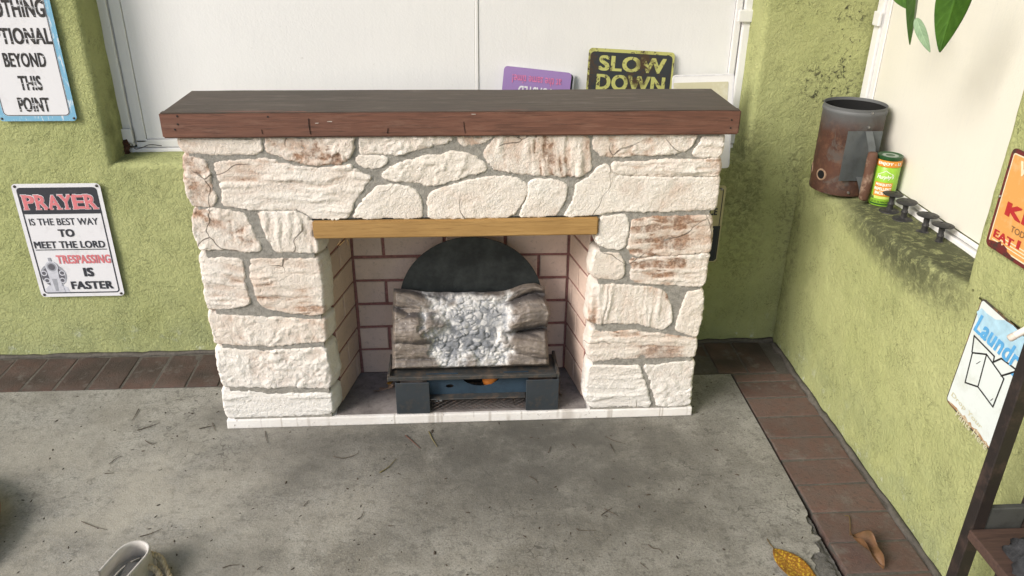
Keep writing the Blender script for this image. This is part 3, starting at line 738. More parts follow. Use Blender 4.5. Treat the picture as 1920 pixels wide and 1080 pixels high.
# checks (drying cracks) and scuffs in the front board
M_CHECK = plain('drying_crack', (.012, .009, .008), .9)
for pl in ([(578, 222), (579, 236), (582, 252)], [(869, 228), (870, 238), (872, 250)], [(727, 240), (726, 250)], [(490, 243), (492, 251)]):
    P = [on(u, v, 1, MY0-.0012) for u, v in pl]; V, F = [], []
    for i, p in enumerate(P):
        wd = .0005*(1-.5*abs(i-1)); V += [(p[0]-wd, MY0+.0008, p[2]), (p[0]+wd, MY0+.0008, p[2]), (p[0]+wd, MY0-.0018, p[2]), (p[0]-wd, MY0-.0018, p[2])]
    for i in range(len(P)-1):
        for q in range(4): F.append((i*4+q, i*4+(q+1) % 4, i*4+4+(q+1) % 4, i*4+4+q))
    mesh('drying_crack', V, F, M_CHECK, fp)
M_SCUFF = plain('pale_scuff', (.45, .40, .36), .8)
for u, v, wd in ((594, 231, .004), (618, 228, .006), (888, 214, .005)):
    p = on(u, v, 1, MY0-.001); box('scuff', (p[0]-wd, MY0-.0014, p[2]-.0006), (p[0]+wd, MY0+.0006, p[2]+.0006), M_SCUFF, fp, jitter=.0005)

# pine lintel strip
board('lintel', (-.3915, YF-.0125, .5975), (.3565, YF+.012, .6465), M_LINTEL, seed=21, amp=.0005, label='plain yellow pine strip over the opening')
box('lintel_gap', (-.393, YF-.004, .6475), (.358, YF+.012, .6505), M_DARKH, fp)

# firebox: hearth floor, painted brick lining with red joints
YFB = 2.198
box('hearth_floor', (-.384, YF+.004, .0302), (.356, YFB, .0335), M_HEARTH, fp)
box('back_panel', (-.385, YFB+.004, .031), (.357, YFB+.012, .599), M_RGROUT, fp, label='red jointed back of the firebox')
def fb_brick(P0, ux, nrm, a, b, z0, z1, thick=.0045):
    """one lining brick: from a to b along ux at P0, standing proud along nrm"""
    V, F = [], []; j = lambda: random.uniform(-.0011, .0011)
    q = [(a+j(), z0+j()), (b+j(), z0+j()), (b+j(), z1+j()), (a+j(), z1+j())]; e = .0022
    ca, cz = (a+b)/2, (z0+z1)/2
    for d_, sh in ((-.003, 0), (thick-.0015, 0), (thick, e)):
        for s_, z_ in q:
            s2 = s_+(e if s_ < ca else -e)*(sh > 0); z2 = z_+(e if z_ < cz else -e)*(sh > 0)
            V.append((P0[0]+ux[0]*s2+nrm[0]*d_, P0[1]+ux[1]*s2+nrm[1]*d_, z2))
    for r_ in range(2):
        for i in range(4): F.append((r_*4+i, r_*4+(i+1) % 4, r_*4+4+(i+1) % 4, r_*4+4+i))
    F += [(8, 9, 10, 11), (3, 2, 1, 0)]
    o = mesh('brick', V, F, M_FBRICK, fp)
    bmx = bmesh.new(); bmx.from_mesh(o.data); bmesh.ops.recalc_face_normals(bmx, faces=bmx.faces); bmx.to_mesh(o.data); bmx.free()
ZJ = [.034, .118, .199, .279, .358, .436, .512, .598]; JW = .0047
for i in range(7):
    off = -.2385 if i % 2 == 1 else -.139-.182
    if i == 5: off = -.241
    xs = [-.333]+[off+.182*k for k in range(-1, 5) if -.315 < off+.182*k < .300]+[.316]
    for a, b in zip(xs, xs[1:]): fb_brick((0, YFB+.004), (1, 0), (0, -1), a+JW, b-JW, ZJ[i]+(JW if i else 0), ZJ[i+1]-JW)
def side_panel(p0, p1, nsign, phase):
    p0, p1 = np.array(p0), np.array(p1); d = p1-p0; L = np.hypot(*d); u = d/L; n_ = np.array([-u[1], u[0]])*nsign
    V = [(*(p0), .0336), (*p1, .0336), (*p1, .5985), (*p0, .5985)]; V += [(v[0]-n_[0]*.008, v[1]-n_[1]*.008, v[2]) for v in V]
    F = [(0, 1, 2, 3), (7, 6, 5, 4), (0, 4, 5, 1), (1, 5, 6, 2), (2, 6, 7, 3), (3, 7, 4, 0)]
    o = mesh('side_panel', V, F, M_RGROUT, fp)
    bmx = bmesh.new(); bmx.from_mesh(o.data); bmesh.ops.recalc_face_normals(bmx, faces=bmx.faces); bmx.to_mesh(o.data); bmx.free()
    for i in range(7):
        cut = [0]+([L*.46] if (i+phase) % 2 else [L*.80] if i % 3 == 0 else [])+[L]
        for a, b in zip(cut, cut[1:]): fb_brick(p0, u, n_, a+(.002 if a == 0 else .003), b-.003, ZJ[i]+JW*.8, ZJ[i+1]-JW*.8, .0035)
side_panel((-.3755, YF+.068), (-.338, YFB), -1, 0)
side_panel((.352, YF+.066), (.320, YFB), 1, 1)
# hair-thin splinters under the lintel
for x_ in (-.325, -.318, -.310):
    tube('splinter', [(x_, YF+.004, .598), (x_+random.uniform(-.008, .008), YF+.0, .585), (x_+random.uniform(-.012, .012), YF-.002, .575)], .0007, M_LINTEL, fp, 5)
for o in (bw, rw, win, win2): o['kind'] = 'thing'

# ------------------------------------------------------------------ electric log heater in the hearth
HZ = .0337
ht = thing('electric_log_heater', (.03, 2.04, HZ), 'old electric log fire on a dark metal stand inside the fireplace', 'heater')
HY = 1.9625
def leg_plate(x0, x1):
    o = box('leg_plate', (x0, HY, HZ), (x1, HY+.004, HZ+.106), M_IRON, ht, .0012, 1); return o
l1 = leg_plate(-.2065, -.1085); l2 = leg_plate(.1735, .2700)
box('leg_flange', (-.2065, HY+.0042, HZ), (-.2030, HY+.115, HZ+.106), M_IRON, l1); box('leg_flange', (.2665, HY+.0042, HZ), (.2700, HY+.115, HZ+.106), M_IRON, l2)
# blue inner plate with a round cut-out over the lamp
def plate_hole(name, x0, x1, z0, z1, y0, th, holes, mat, parent):
    outer = [Vector((x0, z0, 0)), Vector((x1, z0, 0)), Vector((x1, z1, 0)), Vector((x0, z1, 0))]; loops = [outer]
    for cx, cz, rx, rz in holes:
        loops.append([Vector((cx+rx*math.cos(a), cz+rz*math.sin(a), 0)) for a in np.linspace(0, 2*math.pi, 28, endpoint=False)])
    tri = tessellate_polygon(loops); P = [p for l in loops for p in l]; n_ = len(P)
    V = [(p.x, y0, p.y) for p in P]+[(p.x, y0+th, p.y) for p in P]; F = [t for t in tri]+[tuple(i+n_ for i in reversed(t)) for t in tri]
    s = 0
    for l in loops:
        for i in range(len(l)): a, b = s+i, s+(i+1) % len(l); F.append((a, b, b+n_, a+n_))
        s += len(l)
    o = mesh(name, V, F, mat, parent); bmx = bmesh.new(); bmx.from_mesh(o.data); bmesh.ops.recalc_face_normals(bmx, faces=bmx.faces); bmx.to_mesh(o.data); bmx.free(); return o
plate_hole('inner_plate', -.118, .182, .082, .150, HY+.030, .002, [(.043, .1478, .063, .0015), (-.050, .103, .0115, .0055)], M_BLUE, ht)
bpy.data.objects.remove(bpy.data.objects['inner_plate'])
# cut-out drawn as a plate whose top edge dips in an arc
def dipped_plate():
    top = []
    for a in np.linspace(0, 1, 30):
        x_ = -.118+a*.300; dx = (x_-.043)/.064; top.append((x_, .152-(.046*math.sqrt(max(0, 1-dx*dx)) if abs(dx) < 1 else 0)))
    outer = [Vector((-.118, .080, 0)), Vector((.182, .080, 0))]+[Vector((x_, z_, 0)) for x_, z_ in reversed(top)]
    hole = [Vector((-.050+.0118*math.cos(a), .1075+.0060*math.sin(a), 0)) for a in np.linspace(0, 2*math.pi, 20, endpoint=False)]
    loops = [outer, hole]; tri = tessellate_polygon(loops); P = outer+hole; n_ = len(P); y0 = HY+.030
    V = [(p.x, y0, p.y) for p in P]+[(p.x, y0+.002, p.y) for p in P]; F = list(tri)+[tuple(i+n_ for i in reversed(t)) for t in tri]; s = 0
    for l in loops:
        for i in range(len(l)): a, b = s+i, s+(i+1) % len(l); F.append((a, b, b+n_, a+n_))
        s += len(l)
    o = mesh('inner_plate', V, F, M_BLUE, ht); bmx = bmesh.new(); bmx.from_mesh(o.data); bmesh.ops.recalc_face_normals(bmx, faces=bmx.faces); bmx.to_mesh(o.data); bmx.free(); o['label'] = 'blue grey steel plate with a round cut-out'
dipped_plate()
box('dark_housing', (-.118, HY+.070, HZ+.060), (.182, HY+.120, .150), M_DARKH, ht)
lathe('lamp', [(0, .030), (.012, .028), (.020, .018), (.022, .0), (.016, -.016), (.008, -.024), (0, -.026)], (.068, HY+.050, .118), M_AMBER, ht, 20, axis=(.5, -.2, .8), label='amber lamp behind the cut-out')
box('lower_lip', (-.1075, HY+.004, .0765), (.1725, HY+.032, .0797), M_TRAY, ht, .0008)
# tray frame
TZ = .149
box('tray_front_bar', (-.229, HY+.004, TZ-.004), (.262, HY+.016, TZ+.008), M_TRAY, ht, .0012)
box('tray_side_bar', (-.229, HY+.0165, TZ-.004), (-.221, HY+.135, TZ+.010), M_TRAY, ht, .001)
box('tray_side_bar', (.262, HY+.006, TZ-.006), (.271, HY+.135, TZ+.010), M_TRAY, ht, .001)
box('tray_floor', (-.220, HY+.0165, TZ-.003), (.261, HY+.13, TZ), M_TRAY, ht)
# expanded metal grille
V, F = [], []
gx0, gx1, gz0, gz1 = -.1085, .1735, HZ+.004, .0755
pitch, rise = .0205, .0115
def wire(p, q, r_=.0008):
    a, b = tube_geo([p, q], r_, 4); s = len(V); V.extend(a); F.extend([tuple(i+s for i in f_) for f_ in b])
row = 0; z_ = gz0
while z_ < gz1-.002:
    x_ = gx0-(pitch/2 if row % 2 else 0); zt = min(z_+rise/2, gz1)
    while x_ < gx1:
        for s_ in (1, -1):
            a = (x_+(0 if s_ > 0 else pitch), HY+.010+.0015*vnoise(x_*60, row), z_); b = (x_+pitch/2, HY+.010+.0015*vnoise(x_*60+5, row), zt)
            if gx0-.001 <= min(a[0], b[0]) and max(a[0], b[0]) <= gx1+.001: wire(a, b)
        x_ += pitch
    z_ += rise/2; row += 1
mesh('mesh_grille', V, F, M_MESHW, ht, label='rusty expanded metal grille between the legs')
box('grille_stay', (.140, HY+.030, HZ), (.1435, HY+.034, .0755), M_MESHW, ht)
for x_ in (-.094, -.083): box('cable_clip', (x_, HY+.040, HZ+.012), (x_+.008, HY+.048, HZ+.024), M_WHITEP, ht, .001)
# arched back plate
AX, AZ, AR = .0185, .315, .213
pts = [(AX-AR, .12), (AX+AR, .12)]+[(AX+AR*math.cos(a)*1.0, AZ+(.525-AZ)*math.sin(a)) for a in np.linspace(0, math.pi, 48)]
V = [(x_, 2.126, z_) for x_, z_ in pts]+[(x_, 2.130, z_) for x_, z_ in pts]; n_ = len(pts)
F = [tuple(range(n_)), tuple(range(2*n_-1, n_-1, -1))]+[(i, (i+1) % n_, n_+(i+1) % n_, n_+i) for i in range(n_)]
mesh('arch_plate', V, F, M_ARCH, ht, label='plain black arched back plate')
# moulded logs: one shell with the logs in relief
LX0, LX1, LH = -.2185, .2465, .243
nu, nv = 190, 120
U_, W_ = np.meshgrid(np.linspace(0, LX1-LX0, nu), np.linspace(0, LH, nv))
H_ = np.zeros_like(U_)-.004; bark = np.zeros_like(U_); gap = np.ones_like(U_)
LOGS = [(-.05, .014, .52, .014, .022, .010), (-.04, .082, .20, .050, .034, .006), (-.03, .158, .24, .100, .038, .012), (-.02, .218, .22, .185, .030, .0),
        (.16, .188, .52, .268, .032, -.002), (.24, .145, .47, .168, .048, .012), (.26, .068, .50, .080, .032, .006)]
for i, (x0, v0, x1, v1, r_, bi_) in enumerate(LOGS):
    d_ = np.array([x1-x0, v1-v0]); L = np.hypot(*d_); d_ /= L
    al = (U_-x0)*d_[0]+(W_-v0)*d_[1]; ac = -(U_-x0)*d_[1]+(W_-v0)*d_[0]
    r2 = r_*(1+.16*(fbm(al*14, i, 0, i+40)-.5)*2)
    h_ = np.sqrt(np.clip(r2**2-ac**2, 0, None))*1.05+bi_*1.3*(np.abs(ac) < r2)
    bk = fbm(al*26, ac*120+.6*fbm(al*20, ac*20, 0, i), i, 60, 4, .6); bk2 = ridge(al*12, ac*70, 80+i)
    h_ = h_+(bk-.5)*.007-(bk2 > .75)*.0015
    take = h_ > H_; H_ = np.where(take, h_, H_); bark = np.where(take, bk, bark); gap = np.where(take, np.abs(ac)/r2, gap)
ex = (U_-.232)/.118; ev = (W_-.118)/.105
rad = np.maximum(np.abs(ex)*1.0, np.abs(ev))+.75*(fbm(U_*34, W_*34, 0, 91)-.5)+.45*(fbm(U_*12, W_*12, 0, 95)-.5)
emb = sstep(1.16, .72, rad)
# coals: rounded lumps with dark seams between them, dusted with ash
cp2 = np.stack([rng.uniform(.07, .40, 330), rng.uniform(-.01, .25, 330)], -1); cs = rng.uniform(0, 1, 330); cw = rng.uniform(.75, 1.35, 330)
wu = U_+.007*(fbm(U_*60, W_*60, 0, 141)-.5)*2; wv = W_+.007*(fbm(U_*60+7, W_*60, 0, 143)-.5)*2
f1 = np.full_like(U_, 9.0); f2 = np.full_like(U_, 9.0); cid = np.zeros(U_.shape, int)
for q_, (a_, b_) in enumerate(cp2):
    dq = np.hypot(wu-a_, (wv-b_)*1.15)*cw[q_]; new = dq < f1
    f2 = np.where(new, f1, np.minimum(f2, dq)); cid = np.where(new, q_, cid); f1 = np.where(new, dq, f1)
seam = sstep(.0048, .0008, f2-f1); lump = np.sqrt(np.clip(1-(f1/.013)**2, 0, 1)); ch2 = fbm(U_*70, W_*70, 0, 107, 4, .6)
He = .016+.008*np.cos(ex*1.3)+.0062*lump*(.4+cs[cid])-.0032*seam+.007*(ch2-.5)
H_ = H_*(1-emb*.85)+np.maximum(He, H_*.4)*emb*.85
dust = fbm(U_*13, W_*13, 0, 117, 4); core = sstep(.95, .35, rad)
ash = np.clip(emb*1.25, 0, 1)
dark = np.where(emb > .4, np.clip(seam*.72*(.35+.65*core)+(cs[cid] > .40)*.75*core*sstep(.64, .44, dust)+.34*core, 0, 1), sstep(.55, .95, gap)*1.0+sstep(.55, .35, bark)*.45)
# outline of the shell: the top edge sags in the middle and rises at the right
xx = U_[0]/(LX1-LX0); topv = LH*(.915+.05*np.exp(-((xx-.0)/.18)**2)-.010*np.sin(xx*math.pi)+.085*sstep(.68, .92, xx)-.04*sstep(.93, 1, xx))+.004*(fbm(xx*14, 0, 0, 5)-.5)
W2 = W_/LH*topv[None, :]
lefts = LX0+.010*(W_/LH)+.003*(fbm(W_*30, 1, 0, 9)-.5); rights = LX1+.012*np.exp(-((W_/LH-.68)/.13)**2)-.012*(W_/LH)+.003*(fbm(W_*30, 5, 0, 3)-.5)
Xs = lefts+(rights-lefts)*(U_/(LX1-LX0))
edgef = np.minimum(np.minimum(U_, LX1-LX0-U_), np.minimum(W_, LH-W_)); H_ = (H_+.0015*(fbm(U_*150, W_*90, 0, 133, 3)-.5))*sstep(-.004, .012, edgef)
y0, z0, y1, z1 = 2.022, TZ+.004, 2.112, .383
T_ = W2/LH; sl = np.array([y1-y0, z1-z0]); sl = sl/np.hypot(*sl); nr = np.array([-sl[1], sl[0]])
Yv = y0+(y1-y0)*T_+nr[0]*H_; Zv = np.maximum(z0+(z1-z0)*T_+nr[1]*H_, TZ+.0015)
V = np.stack([Xs, Yv, Zv], -1).reshape(-1, 3).tolist()
F = [(j*nu+i, j*nu+i+1, (j+1)*nu+i+1, (j+1)*nu+i) for j in range(nv-1) for i in range(nu-1)]
rim = [i for i in range(nu)]+[j*nu+nu-1 for j in range(1, nv)]+[(nv-1)*nu+i for i in range(nu-2, -1, -1)]+[j*nu for j in range(nv-2, 0, -1)]
b0 = len(V); A_, D_ = ash.ravel().tolist(), np.clip(dark, 0, 1).ravel().tolist()
for i in rim:
    v = V[i]; V.append((v[0]*.985, min(v[1]+.035, 2.124), max(v[2]-.012, TZ+.0012))); A_.append(0); D_.append(.6)
for k in range(len(rim)): F.append((rim[(k+1) % len(rim)], rim[k], b0+k, b0+(k+1) % len(rim)))
mesh('moulded_logs', V, F, M_LOG, ht, True, attrs={'ash': A_, 'dark': D_}, label='moulded grey logs with white ash and embers')

# ------------------------------------------------------------------ flat printed signs
_txt = {}
def text_geo(body, bold=0.0):
    """outline of a word in a unit box; bold thickens it with shifted copies, each a hair further out (third coordinate)"""
    k = (body, bold)
    if k in _txt: return _txt[k]
    cu = bpy.data.curves.new('t', 'FONT'); cu.body = body; cu.size = 1; cu.resolution_u = 4; cu.fill_mode = 'FRONT'
    cu.space_character = 1.0+bold*1.6
    ob = bpy.data.objects.new('t', cu); COL.objects.link(ob); dg = bpy.context.evaluated_depsgraph_get()
    me = bpy.data.meshes.new_from_object(ob.evaluated_get(dg)); V0 = np.array([(*v.co[:2], 0) for v in me.vertices]); F0 = [tuple(p.vertices) for p in me.polygons]
    bpy.data.objects.remove(ob); bpy.data.curves.remove(cu); bpy.data.meshes.remove(me)
    V, F = V0.copy(), list(F0); n_ = len(V0); q = 1
    if bold > 0:
        for dx, dy in ((1, .5), (-1, .5), (1, -.5), (-1, -.5), (.5, .5), (-.5, -.5), (0, .5), (0, -.5)):
            V = np.vstack([V, V0+np.array([dx*bold, dy*bold, q*.00003])]); F += [tuple(a+q*n_ for a in f_) for f_ in F0]; q += 1
    lo = V.min(0); hi = V.max(0); V[:, :2] = (V[:, :2]-lo[:2])/(hi[:2]-lo[:2]); _txt[k] = (V, F); return V, F
class Sign:
    """a thin metal sign: P0 its lower left corner, U along its width, W up its height"""
    def __init__(s, name, P0, U, W, w_, h_, label, mat, group=None, th=.0012, r=.012, cat='sign'):
        s.P, s.U, s.W = np.array(P0, float), np.array(U, float), np.array(W, float); s.U /= np.linalg.norm(s.U); s.W /= np.linalg.norm(s.W)
        s.N = np.cross(s.U, s.W); s.w, s.h = w_, h_; s.lay = 0
        s.o = thing(name, tuple(s.P+s.U*w_/2), label, cat, group)
        s.plate('plate', 0, 0, w_, h_, mat, r, th)
    def at(s, x_, y_, d): return s.P+s.U*x_+s.W*y_+s.N*d
    def plate(s, name, x0, y0, x1, y1, mat, r=.01, th=.0012, d=0.0):
        pts = []
        for cx, cy, a0 in ((x1-r, y0+r, -90), (x1-r, y1-r, 0), (x0+r, y1-r, 90), (x0+r, y0+r, 180)):
            for k in range(6): a = math.radians(a0+18*k); pts.append((cx+r*math.cos(a), cy+r*math.sin(a)))
        return s.poly(name, pts, mat, d+th, th)
    def poly(s, name, pts, mat, d, th=.0003, label=None):
        n_ = len(pts); V = [s.at(a, b, d) for a, b in pts]+[s.at(a, b, d-th) for a, b in pts]
        F = [tuple(range(n_)), tuple(range(2*n_-1, n_-1, -1))]+[(i, n_+i, n_+(i+1) % n_, (i+1) % n_) for i in range(n_)]
        return mesh(name, V, F, mat, s.o, label=label)
    def frame(s, name, inset, wid, mat, r=.010, d=.0016):
        x0, y0, x1, y1 = inset, inset, s.w-inset, s.h-inset; V, F = [], []
        for q in (0, wid):
            rr_ = max(.001, r-q)
            for cx, cy, a0 in ((x1-q-rr_, y0+q+rr_, -90), (x1-q-rr_, y1-q-rr_, 0), (x0+q+rr_, y1-q-rr_, 90), (x0+q+rr_, y0+q+rr_, 180)):
                for k in range(6): a = math.radians(a0+18*k); V.append(s.at(cx+rr_*math.cos(a), cy+rr_*math.sin(a), d))
        for i in range(24): F.append((i, (i+1) % 24, 24+(i+1) % 24, 24+i))
        return mesh(name, V, F, mat, s.o)
    def text(s, body, x0, y0, x1, y1, mat, bold=.02, d=.0022, flip=False, shear=0.0, name='lettering', z=None):
        V, F = text_geo(body, bold); V = V.copy()
        if flip: V[:, :2] = 1-V[:, :2]
        X = x0+(x1-x0)*V[:, 0]+shear*(V[:, 1]-.5)*(y1-y0); Y = y0+(y1-y0)*V[:, 1]
        return mesh(name, [s.at(a, b, d+e) for a, b, e in zip(X, Y, V[:, 2])], F, mat, s.o)
    def stroke(s, name, pts, wid, mat, d=.0022):
        V, F = [], []; pts = [np.array(p, float) for p in pts]
        for a, b in zip(pts, pts[1:]):
            t = (b-a)/(np.linalg.norm(b-a)+1e-9); n_ = np.array([-t[1], t[0]])*wid/2; a2, b2 = a-t*wid*.35, b+t*wid*.35; k = len(V)
            V += [s.at(*(a2+n_), d), s.at(*(a2-n_), d), s.at(*(b2-n_), d), s.at(*(b2+n_), d)]; F.append((k, k+1, k+2, k+3)); d += .00001
        return mesh(name, V, F, mat, s.o)
    def screw(s, x_, y_, mat=None, r=.0045):
        c = s.at(x_, y_, .0013); return lathe('screw', [(0, .0026), (r*.6, .0024), (r, .0010), (r, -.004)], tuple(c), mat or M_SCREW, s.o, 14, axis=tuple(s.N))
    def disc(s, name, cx, cy, rx, ry, mat, d):
        return s.poly(name, [(cx+rx*math.cos(a), cy+ry*math.sin(a)) for a in np.linspace(0, 2*math.pi, 28, endpoint=False)], mat, d, .0002)
SX, SZ = (1, 0, 0), (0, 0, 1)
P_WHITE = worn('sign_white', (.74, .74, .77), (.62, .61, .62), .55, .75, 12); P_INK = worn('sign_ink', (.042, .044, .055), (.10, .10, .11), .6, .75, 30)
P_PINK = worn('sign_pink_red', (.66, .20, .22), (.60, .30, .31), .55, .75, 40); P_PALE = plain('sign_pale', (.72, .72, .75), .5)
P_G1 = plain('print_grey_dark', (.12, .12, .14), .5); P_G2 = plain('print_grey_mid', (.33, .34, .38), .5); P_G3 = plain('print_grey_light', (.56, .57, .63), .5)

# PRAYER sign
W1, H1 = .263, .384
s = Sign('metal_sign', (-1.3735, YW-.0095, .2235), SX, SZ, W1, H1, 'white and black sign headed PRAYER on the green wall left of the fireplace', P_WHITE)
s.frame('border', .012, .0042, P_INK, .012)
u_ = lambda a: a*W1; v_ = lambda a: (1-a)*H1
s.poly('header_panel', [(u_(.050), v_(.255)), (u_(.950), v_(.255)), (u_(.950), v_(.048)), (u_(.93), v_(.034)), (u_(.07), v_(.034)), (u_(.050), v_(.048))], P_INK, .0019)
# serifed heading, red with a pale outline
def serif_word(s, word, x0, y0, x1, y1):
    n_ = len(word); adv = (x1-x0)/n_; hh = y1-y0
    ser = {'P': [(.16, 0), (.16, 1)], 'R': [(.16, 0), (.16, 1), (.86, 0)], 'A': [(.10, 0), (.90, 0)], 'Y': [(.10, 1), (.90, 1), (.5, 0)], 'E': [(.16, 0), (.16, 1)]}
    for i, ch_ in enumerate(word):
        a, b = x0+adv*(i+.02), x0+adv*(i+.97)
        s.text(ch_, a-.0016, y0-.0016, b+.0016, y1+.0016, P_PALE, .055, .0024, name='heading_outline')
        s.text(ch_, a, y0, b, y1, P_PINK, .035, .0030, name='heading_letter')
        for fx, fy in ser[ch_]:
            cx = a+(b-a)*fx; cy_2 = y0+hh*fy; hw = adv*.22
            s.poly('serif', [(cx-hw-.0014, cy_2-.0032), (cx+hw+.0014, cy_2-.0032), (cx+hw+.0014, cy_2+.0032), (cx-hw-.0014, cy_2+.0032)], P_PALE, .0023, .0001)
            s.poly('serif', [(cx-hw, cy_2-.0018), (cx+hw, cy_2-.0018), (cx+hw, cy_2+.0018), (cx-hw, cy_2+.0018)], P_PINK, .0032, .0001)
serif_word(s, 'PRAYER', u_(.085), v_(.212), u_(.925), v_(.095))
s.text('IS THE BEST WAY', u_(.095), v_(.352), u_(.885), v_(.292), P_INK, .012)
s.text('TO', u_(.395), v_(.455), u_(.58), v_(.387), P_INK, .05)
s.text('MEET THE LORD', u_(.08), v_(.555), u_(.905), v_(.492), P_INK, .035)
s.stroke('underline', [(u_(.085), v_(.568)), (u_(.91), v_(.568))], .0028, P_INK)
s.text('TRESPASSING', u_(.295), v_(.695), u_(.93), v_(.617), P_PINK, .045)
s.text('IS', u_(.575), v_(.815), u_(.695), v_(.733), P_INK, .06); s.text('FASTER', u_(.39), v_(.932), u_(.89), v_(.858), P_INK, .05)
# printed revolver seen from the muzzle
cx, cz = u_(.212), v_(.80)
s.poly('print_hand', [(u_(.075), v_(.958)), (u_(.36), v_(.958)), (u_(.34), v_(.915)), (u_(.27), v_(.885)), (u_(.14), v_(.885)), (u_(.08), v_(.92))], P_G3, .0019)
s.disc('print_cylinder', cx, cz, u_(.150), .040, P_G2, .0021)
s.disc('print_cylinder', cx-.002, cz-.004, u_(.135), .034, P_G1, .0022)
for a, b in ((-.028, .008), (.028, .008), (-.024, -.018), (.024, -.018)):
    s.disc('print_chamber', cx+a, cz+b, .0095, .0095, P_G3, .0024); s.disc('print_chamber', cx+a, cz+b, .006, .006, P_G1, .0026)
s.poly('print_frame', [(cx-.017, cz-.058), (cx+.024, cz-.058), (cx+.016, cz-.010), (cx+.018, cz+.030), (cx-.018, cz+.030), (cx-.015, cz-.010)], P_G3, .0028)
s.poly('print_frame', [(cx-.005, cz-.055), (cx+.004, cz-.055), (cx+.008, cz-.012), (cx-.008, cz-.012)], P_G2, .0030)
s.disc('print_barrel', cx+.001, cz+.030, .0195, .0200, P_G3, .0030); s.disc('print_barrel', cx+.001, cz+.030, .0150, .0155, P_G2, .0032); s.disc('print_bore', cx+.001, cz+.030, .0105, .0110, P_G1, .0034)
s.poly('print_sight', [(cx-.004, cz+.050), (cx+.004, cz+.050), (cx+.004, cz+.062), (cx-.004, cz+.062)], P_G2, .0030)
for a, b in ((.010, .376), (.253, .376), (.010, .008), (.253, .008)): s.screw(a, b, M_DSCREW)

# blue bordered sign, upper left, cut by the photograph's edge
W2_, H2_ = .221, .372
P_BLUE = worn('sign_sky_blue', (.20, .44, .62), (.66, .72, .78), .55, .62, 40, stretch=(3, 1, .6)); P_STEN = worn('stencil_ink', (.035, .033, .034), (.68, .68, .70), .585, .61, 30, stretch=(.5, 1, 3.5))
s = Sign('metal_sign', (-1.3535, YW-.0095, .800), SX, SZ, W2_, H2_, 'white sign with sky blue border and worn black lettering at the upper left', P_BLUE)
s.plate('white_field', .0155, .0155, W2_-.0155, H2_-.0155, P_WHITE, .014, .0004, .0014); s.frame('border', .0165, .0020, P_INK, .013, .0022)
for body, a, b, z0_, z1_ in (('CLOTHING', -1.335, -1.152, 1.092, 1.139), ('OPTIONAL', -1.338, -1.150, 1.019, 1.064), ('BEYOND', -1.297, -1.181, .956, .996), ('THIS', -1.271, -1.208, .890, .932), ('POINT', -1.288, -1.200, .828, .870)):
    s.text(body, a+1.3535, z0_-.80, b+1.3535, z1_-.80, P_STEN, .035, .0026)
for a, b in ((.008, .364), (.213, .364), (.008, .008), (.213, .008)): s.screw(a, b, M_DSCREW, .0036)

# leaning signs on the window sill behind the mantel
def lean_axes(tilt, lean):
    U = np.array([math.cos(tilt), 0, -math.sin(tilt)]); W = np.array([math.sin(tilt), lean, math.cos(tilt)]); W -= U*(U@W); return U, W
RB = [((.575, 2.5, .945), (.045, .2, .05)), ((.545, 2.5, .90), (.05, .2, .04)), ((.40, 2.5, .93), (.03, .2, .08))]
P_YEL = worn('slow_yellow', (.46, .46, .15), (.060, .045, .030), .56, .60, 70, rust=RB); P_NAVY = worn('slow_black', (.028, .032, .038), (.055, .036, .026), .54, .62, 30, rust=RB)
U, W = lean_axes(math.radians(3.3), .17)
s = Sign('metal_sign', (.3785, 2.462, .6800), U, W, .271, .316, 'rusty black and yellow SLOW DOWN sign leaning on the window behind the mantel', P_YEL)
s.plate('black_field', .0065, .0065, .2645, .3060, P_NAVY, .012, .0004, .0014)
s.text('SLOW', .034, .2500, .246, .2960, P_YEL, .04, .0026); s.text('DOWN', .030, .1920, .248, .2400, P_YEL, .04, .0026)
P_PUR = worn('sign_purple', (.31, .20, .44), (.20, .10, .22), .64, .70, 22); P_PNK2 = plain('print_pink', (.66, .20, .38), .5)
U, W = lean_axes(math.radians(6.2), .17)
s = Sign('metal_sign', (.1065, 2.462, .6880), U, W, .212, .256, 'purple sign standing upside down with pink writing, behind the mantel', P_PUR)
s.text('at the same time!', .028, .2080, .182, .2340, P_PNK2, .012, .0022, flip=True); s.text('TOASTED', .050, .1700, .160, .2020, P_WHITE, .03, .0022, flip=True)
s = Sign('metal_sign', (.1180, 2.4720, .6880), U, W, .212, .253, 'white edged dark sign tucked right behind the upside down purple one', P_WHITE)
s.plate('dark_field', .006, .006, .2075, .2490, P_NAVY, .01, .0004, .0014)
# white board with a cream card by the window's right edge
P_CREAM = worn('cream_card', (.56, .53, .37), (.66, .64, .52), .5, .7, 20)
U, W = lean_axes(math.radians(-1.2), .16)
s = Sign('card_holder', (.640, 2.3555, .648), U, W, .190, .285, 'white card holder with a cream card between SLOW DOWN sign and window frame', M_FRAME, cat='card holder', th=.003)
s.plate('card', .004, .110, .172, .262, P_CREAM, .003, .0006, .0036); s.frame('sleeve_edge', .001, .0035, P_PALE, .008, .0042); s.screw(.010, .255, M_DSCREW, .0025); s.screw(.164, .255, M_DSCREW, .0025)
